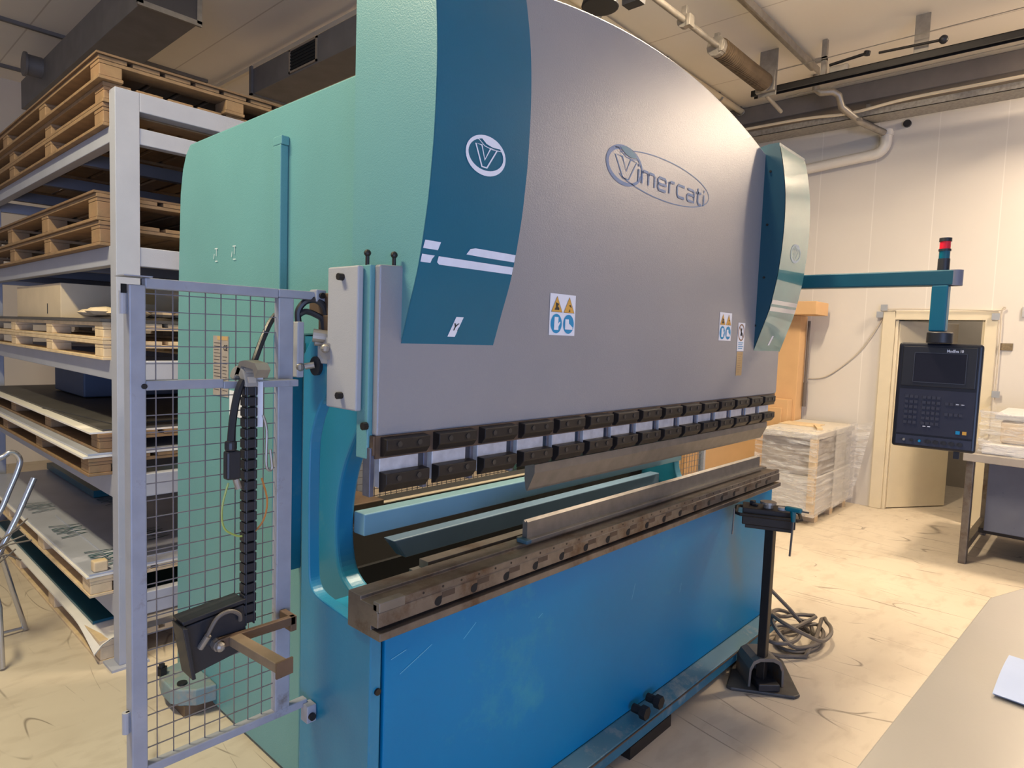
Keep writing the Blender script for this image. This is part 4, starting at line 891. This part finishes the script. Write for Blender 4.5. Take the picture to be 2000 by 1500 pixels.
# cable coil
m = MB(); pts = []
for k in range(4):
    rr = (.16, .20, .13, .22)[k]; cx, cy = (3.66, 3.70, 3.58, 3.68)[k], (1.14, 1.16, 1.20, 1.13)[k]
    for i in range(24):
        a = 2 * PI * i / 24; pts.append((cx + rr * 1.05 * math.cos(a), cy + rr * .62 * math.sin(a), .014 + .02 * k + .10 * max(0, math.sin(a - .4 * k)) * (k % 2)))
pts = [(3.70, 1.40, .20), (3.72, 1.34, .24)] + pts + [(3.5, 1.05, .01), (3.38, 1.25, .01)]
tag(m.tube(smoothpts(pts, 2), .011, 7).build('cable_coil', CABLE, smooth=True), 'coiled dark cable on the floor behind the tool stand', 'cable')

# ------------------------------------------------------------------ wrapped crate by the wall
CR = thing('wrapped_crate', (6.7, 2.3, 0), 'pale wooden crate wrapped in clear shrink film by the wall', 'crate')
B(6.14, 7.28, 1.87, 2.38, .09, .44).build('crate_body', mat('crate_board', (.56, .53, .49), .6, var=.05), CR, bevel=.01)
B(6.20, 7.28, 1.88, 2.38, .44, .78).build('crate_body', mat('board_stack', (.34, .30, .26), .6, var=.2, scale=14), CR, bevel=.01)
B(6.12, 7.30, 1.86, 2.395, .79, .845).build('lid', mat('crate_lid', (.52, .48, .42), .7), CR, bevel=.006)
B(6.12, 6.18, 1.86, 1.92, .09, .80).build('corner_post', WOODL, CR, bevel=.003)
for x in (6.30, 6.74, 7.16): B(x, x + .09, 1.89, 2.38, 0, .09).build('skid', WOODL, CR, bevel=.003)
fm = MB(); nz = 22; ring = [(6.105, 2.41), (6.105, 2.3), (6.105, 1.85), (6.6, 1.845), (7.31, 1.845)]
for j in range(nz):
    z0, z1 = .09 + .79 * j / nz, .09 + .79 * (j + 1) / nz
    for i in range(len(ring) - 1):
        a, b2 = ring[i], ring[i + 1]
        jt = lambda z: .006 * math.sin(z * 90 + i)
        fm.add([(a[0] + jt(z0), a[1] + jt(z0), z0), (b2[0] + jt(z0), b2[1] + jt(z0), z0), (b2[0] + jt(z1), b2[1] + jt(z1), z1), (a[0] + jt(z1), a[1] + jt(z1), z1)], [(0, 1, 2, 3)])
fm.build('shrink_film', FILM, CR)
fw_ = mat('milky_film', (.80, .80, .82), .2, alpha=.42, coat=1.0, bump=.6, bscale=18)
fm = MB().add([(6.60, 1.838, .10), (7.31, 1.838, .10), (7.31, 1.838, .86), (6.60, 1.838, .86)], [(0, 1, 2, 3)]); fm.build('milky_film', fw_, CR)
fm = MB(); fm.add([(7.28, 1.845, .84), (7.30, 1.70, .89), (7.28, 1.80, .30), (7.28, 1.845, .12)], [(0, 1, 2, 3)]); fm.build('film_flap', FILM, CR)
tag(MB().box(6.45, 6.75, 1.98, 2.03, .8455, .865, R=Matrix.Rotation(.4, 3, 'Z'), c=(6.6, 2.0, .85)).box(6.65, 6.95, 2.05, 2.4, .8455, .852).build('folded_strap', WOODL), 'folded pale strip lying on top of the film-wrapped crate', 'strip')
# cardboard against the wall
o = thing('cardboard_sheet_stack', (7.2, 2.6, 0), 'tall orange-brown cardboard sheets standing against the wall behind the machine', 'cardboard')
B(7.16, 7.36, 2.42, 3.9, .02, 1.95).build('cardboard_sheet', CARD, o, bevel=.004)
B(7.02, 7.15, 2.45, 3.6, .02, 1.06).build('cardboard_sheet', CARD, o, bevel=.004)
B(6.98, 7.015, 2.50, 3.4, .02, .97).build('cardboard_sheet', CARD, o, bevel=.004)
tag(B(6.92, 7.30, 2.20, 2.58, 1.952, 2.085).build('cardboard_box', CARD, bevel=.004), 'small brown carton balanced on top of the tall cardboard sheets', 'box')
tag(MB().cyl((7.33, 2.39, 1.24), (7.33, 2.39, 1.90), .014).cyl((7.33, 2.39, .98), (7.33, 2.39, 1.24), .02).build('wall_tube', mat('tube_brown', (.12, .10, .09), .5)), 'thin dark vertical tube on the wall beside the tall cardboard', 'tube')
tag(MB().tube(smoothpts([(7.435, 2.40, 1.28), (7.435, 2.25, 1.30), (7.435, 2.1, 1.40), (7.435, 1.9, 1.60), (7.435, 1.76, 1.84), (7.435, 1.70, 1.985), (7.40, 1.66, 2.03), (7.40, .80, 2.015), (7.40, .745, 1.98), (7.40, .74, 1.2)]), .006, 6).build('wall_cable', mat('wall_cable', (.50, .44, .36), .5)), 'thin cable looping up the wall and over the door frame', 'cable')
for y, z, l in ((1.70, 2.045, 'upper grey tape patch at the left corner of the door frame'), (1.735, 1.975, 'lower grey tape patch at the left corner of the door frame'), (.785, 1.96, 'grey tape patch at the right corner of the door frame'), (.735, 1.25, 'grey tape patch on the wall right of the console')):
    tag(B(7.388, 7.396, y - .03, y + .03, z - .03, z + .03).build('tape_patch', TAPE), l, 'tape')
tag(B(7.435, 7.449, .645, .745, 1.655, 1.72).build('wall_sign', mat('wall_sign', (.17, .125, .07), .5, var=.3, scale=60)), 'small brown plaque on the wall right of the doorway', 'sign')
tag(B(7.435, 7.449, .535, .60, 1.96, 2.05).build('wall_switch', mat('switch_grey', (.4, .4, .42), .5)), 'grey switch box on the wall at the right edge', 'switch')

# ------------------------------------------------------------------ bench on the right
WB = thing('workbench', (6.6, 0, 0), 'dark steel workbench with lower shelf by the right wall', 'workbench')
B(5.98, 7.2, -1.2, .76, .80, .86).build('bench_top', mat('bench_top', (.30, .27, .24), .5, var=.1), WB, bevel=.004)
for x, y in ((6.0, .69), (7.1, .69), (6.0, -1.15)): B(x, x + .09, y, y + .05, 0, .80).build('leg', STEEL, WB, bevel=.004)
B(6.09, 7.1, .69, .74, .10, .16).build('stretcher', STEEL, WB)
B(6.3, 7.15, -1.15, .66, .20, .24).build('lower_shelf', BLACKS, WB)
B(6.22, 6.26, -1.15, .62, .24, .78).build('front_panel', mat('slate_panel', (.10, .11, .15), .5, var=.12, scale=5, wear=(.02, .03, .07), wamt=0, wscale=8), WB, bevel=.004)
o = thing('wrapped_package', (6.5, .3, .86), 'beige package in clear film on the steel workbench', 'package')
B(6.12, 6.9, -.6, .56, .95, 1.12).build('package_body', CARDL, o, bevel=.02)
B(6.05, 6.95, -.7, .66, .862, .945).build('package_base', FOAM, o, bevel=.01)
B(6.10, 6.92, -.65, .60, 1.125, 1.17).build('package_lid', mat('package_grey', (.42, .42, .43), .4), o, bevel=.01)
fm = MB(); nz = 10
ring = [(7.0, .68), (6.04, .68), (6.04, -.75)]
for j in range(nz):
    z0, z1 = .80 + .39 * j / nz, .80 + .39 * (j + 1) / nz
    for i in range(2):
        a, b2 = ring[i], ring[i + 1]; jj = lambda z: .008 * math.sin(z * 60)
        fm.add([(a[0] - jj(z0), a[1] + jj(z0), z0), (b2[0] - jj(z0), b2[1] + jj(z0), z0), (b2[0] - jj(z1), b2[1] + jj(z1), z1), (a[0] - jj(z1), a[1] + jj(z1), z1)], [(0, 1, 2, 3)])
fm.build('shrink_film', FILM, o)
tag(B(6.4, 6.55, .28, .55, .2405, .32).build('wood_block', WOOD, bevel=.004), 'small orange-brown wooden block on the lower shelf of the workbench', 'block')

# ------------------------------------------------------------------ foreground table
FT = thing('foreground_table', (1.9, -.1, 0), 'pale grey steel-topped table in the lower right foreground', 'table')
tp = [(.9, .285), (2.36, .205), (2.545, .139), (3.2, -.5), (3.2, -1.2), (.9, -1.2)]
MB().prism(tp, 'z', .885, .90).build('table_top', TBENCH, FT, bevel=.003)
for x, y in ((1.05, .10), (2.25, .05), (1.05, -1.1), (2.9, -1.1)): B(x, x + .05, y, y + .05, 0, .885).build('leg', STEEL, FT)
pp = MB(); nn = 8; qa = [(1.897, .119), (1.678, .127), (1.66, -.05), (1.88, -.05)]
for i in range(nn):
    for (u0, u1) in ((i / nn, (i + 1) / nn),):
        def pt(u, v):
            x = (qa[0][0] * (1 - u) + qa[1][0] * u) * (1 - v) + (qa[3][0] * (1 - u) + qa[2][0] * u) * v
            y = (qa[0][1] * (1 - u) + qa[1][1] * u) * (1 - v) + (qa[3][1] * (1 - u) + qa[2][1] * u) * v
            return (x, y, .903 + .014 * math.sin(PI * .5 * (1 - abs(2 * u - 1)) ) * (1 - v) * .6 + .004 + .01 * (1 - u))
        a, b2, c, d = pt(u0, 0), pt(u1, 0), pt(u1, 1), pt(u0, 1)
        pp.add([a, b2, c, d], [(0, 1, 2, 3)]); pp.add([(p[0], p[1], p[2] - .002) for p in (a, b2, c, d)], [(3, 2, 1, 0)])
tag(pp.build('paper_sheet', PAPER, smooth=True), 'light blue paper sheet on the foreground table, cut by the right edge', 'paper')

# ------------------------------------------------------------------ lights
def area(name, loc, aim, size, sy, col, power):
    l = bpy.data.lights.new(name, 'AREA'); l.shape = 'RECTANGLE'; l.size = size; l.size_y = sy; l.color = col; l.energy = power
    ob = bpy.data.objects.new(name, l); COL.objects.link(ob); ob.location = loc
    ob.rotation_euler = (Vector(aim) - Vector(loc)).to_track_quat('-Z', 'Y').to_euler(); return ob
area('ceiling_lamp_wall', (6.85, -.75, 4.08), (7.0, -.6, 0), 1.1, .2, (1, .80, .58), 290)
area('ceiling_fill_machine', (3.5, 1.62, 3.98), (3.5, 1.55, 9), 1.3, .16, (1, .82, .60), 45)  # added fill pointing up, brightens the ceiling over the machine
area('ceiling_fill_wall', (6.85, -.75, 3.98), (6.85, -.75, 9), 1.3, .16, (1, .82, .60), 60)  # second added upward fill, for the ceiling near the right wall
area('corridor_fill', (8.7, .8, 2.8), (8.7, .8, 0), .5, .5, (1, .85, .7), 12)  # unseen fill light added to brighten the room behind the door
area('ceiling_lamp_machine', (3.5, 1.62, 4.08), (3.5, 1.55, 0), 1.3, .16, (1, .82, .58), 205)
area('ceiling_lamp_left', (-.4, 2.6, 4.08), (-.3, 2.6, 0), 1.3, .2, (1, .87, .56), 145)
area('daylight_window', (-2.0, -4.0, 1.2), (1.6, 1.5, .5), 4.0, 1.8, (.40, .56, 1.0), 235)
wd = bpy.data.worlds.new('world'); S.world = wd; wd.use_nodes = True
wd.node_tree.nodes['Background'].inputs[0].default_value = (.70, .72, .90, 1); wd.node_tree.nodes['Background'].inputs[1].default_value = .4

# ------------------------------------------------------------------ camera
yaw, pit, rol, fpx = 0.73805901, 0.07233933, 0.03559635, 1273.8
fw = Vector((math.cos(yaw) * math.cos(pit), math.sin(yaw) * math.cos(pit), -math.sin(pit)))
rt = fw.cross(Vector((0, 0, 1))).normalized(); up = rt.cross(fw)
r2 = rt * math.cos(rol) + up * math.sin(rol); u2 = -rt * math.sin(rol) + up * math.cos(rol)
cam = bpy.data.cameras.new('camera'); cam.sensor_width = 36; cam.lens = fpx / 2000 * 36; cam.clip_start = .05
co = bpy.data.objects.new('camera', cam); COL.objects.link(co)
co.matrix_world = Matrix(((r2.x, u2.x, -fw.x, 0), (r2.y, u2.y, -fw.y, 0), (r2.z, u2.z, -fw.z, 1.62), (0, 0, 0, 1)))
S.camera = co
S.view_settings.view_transform = 'Standard'; S.view_settings.look = 'None'; S.view_settings.gamma = 1; S.view_settings.exposure = 0.0
S.view_settings.use_curve_mapping = False
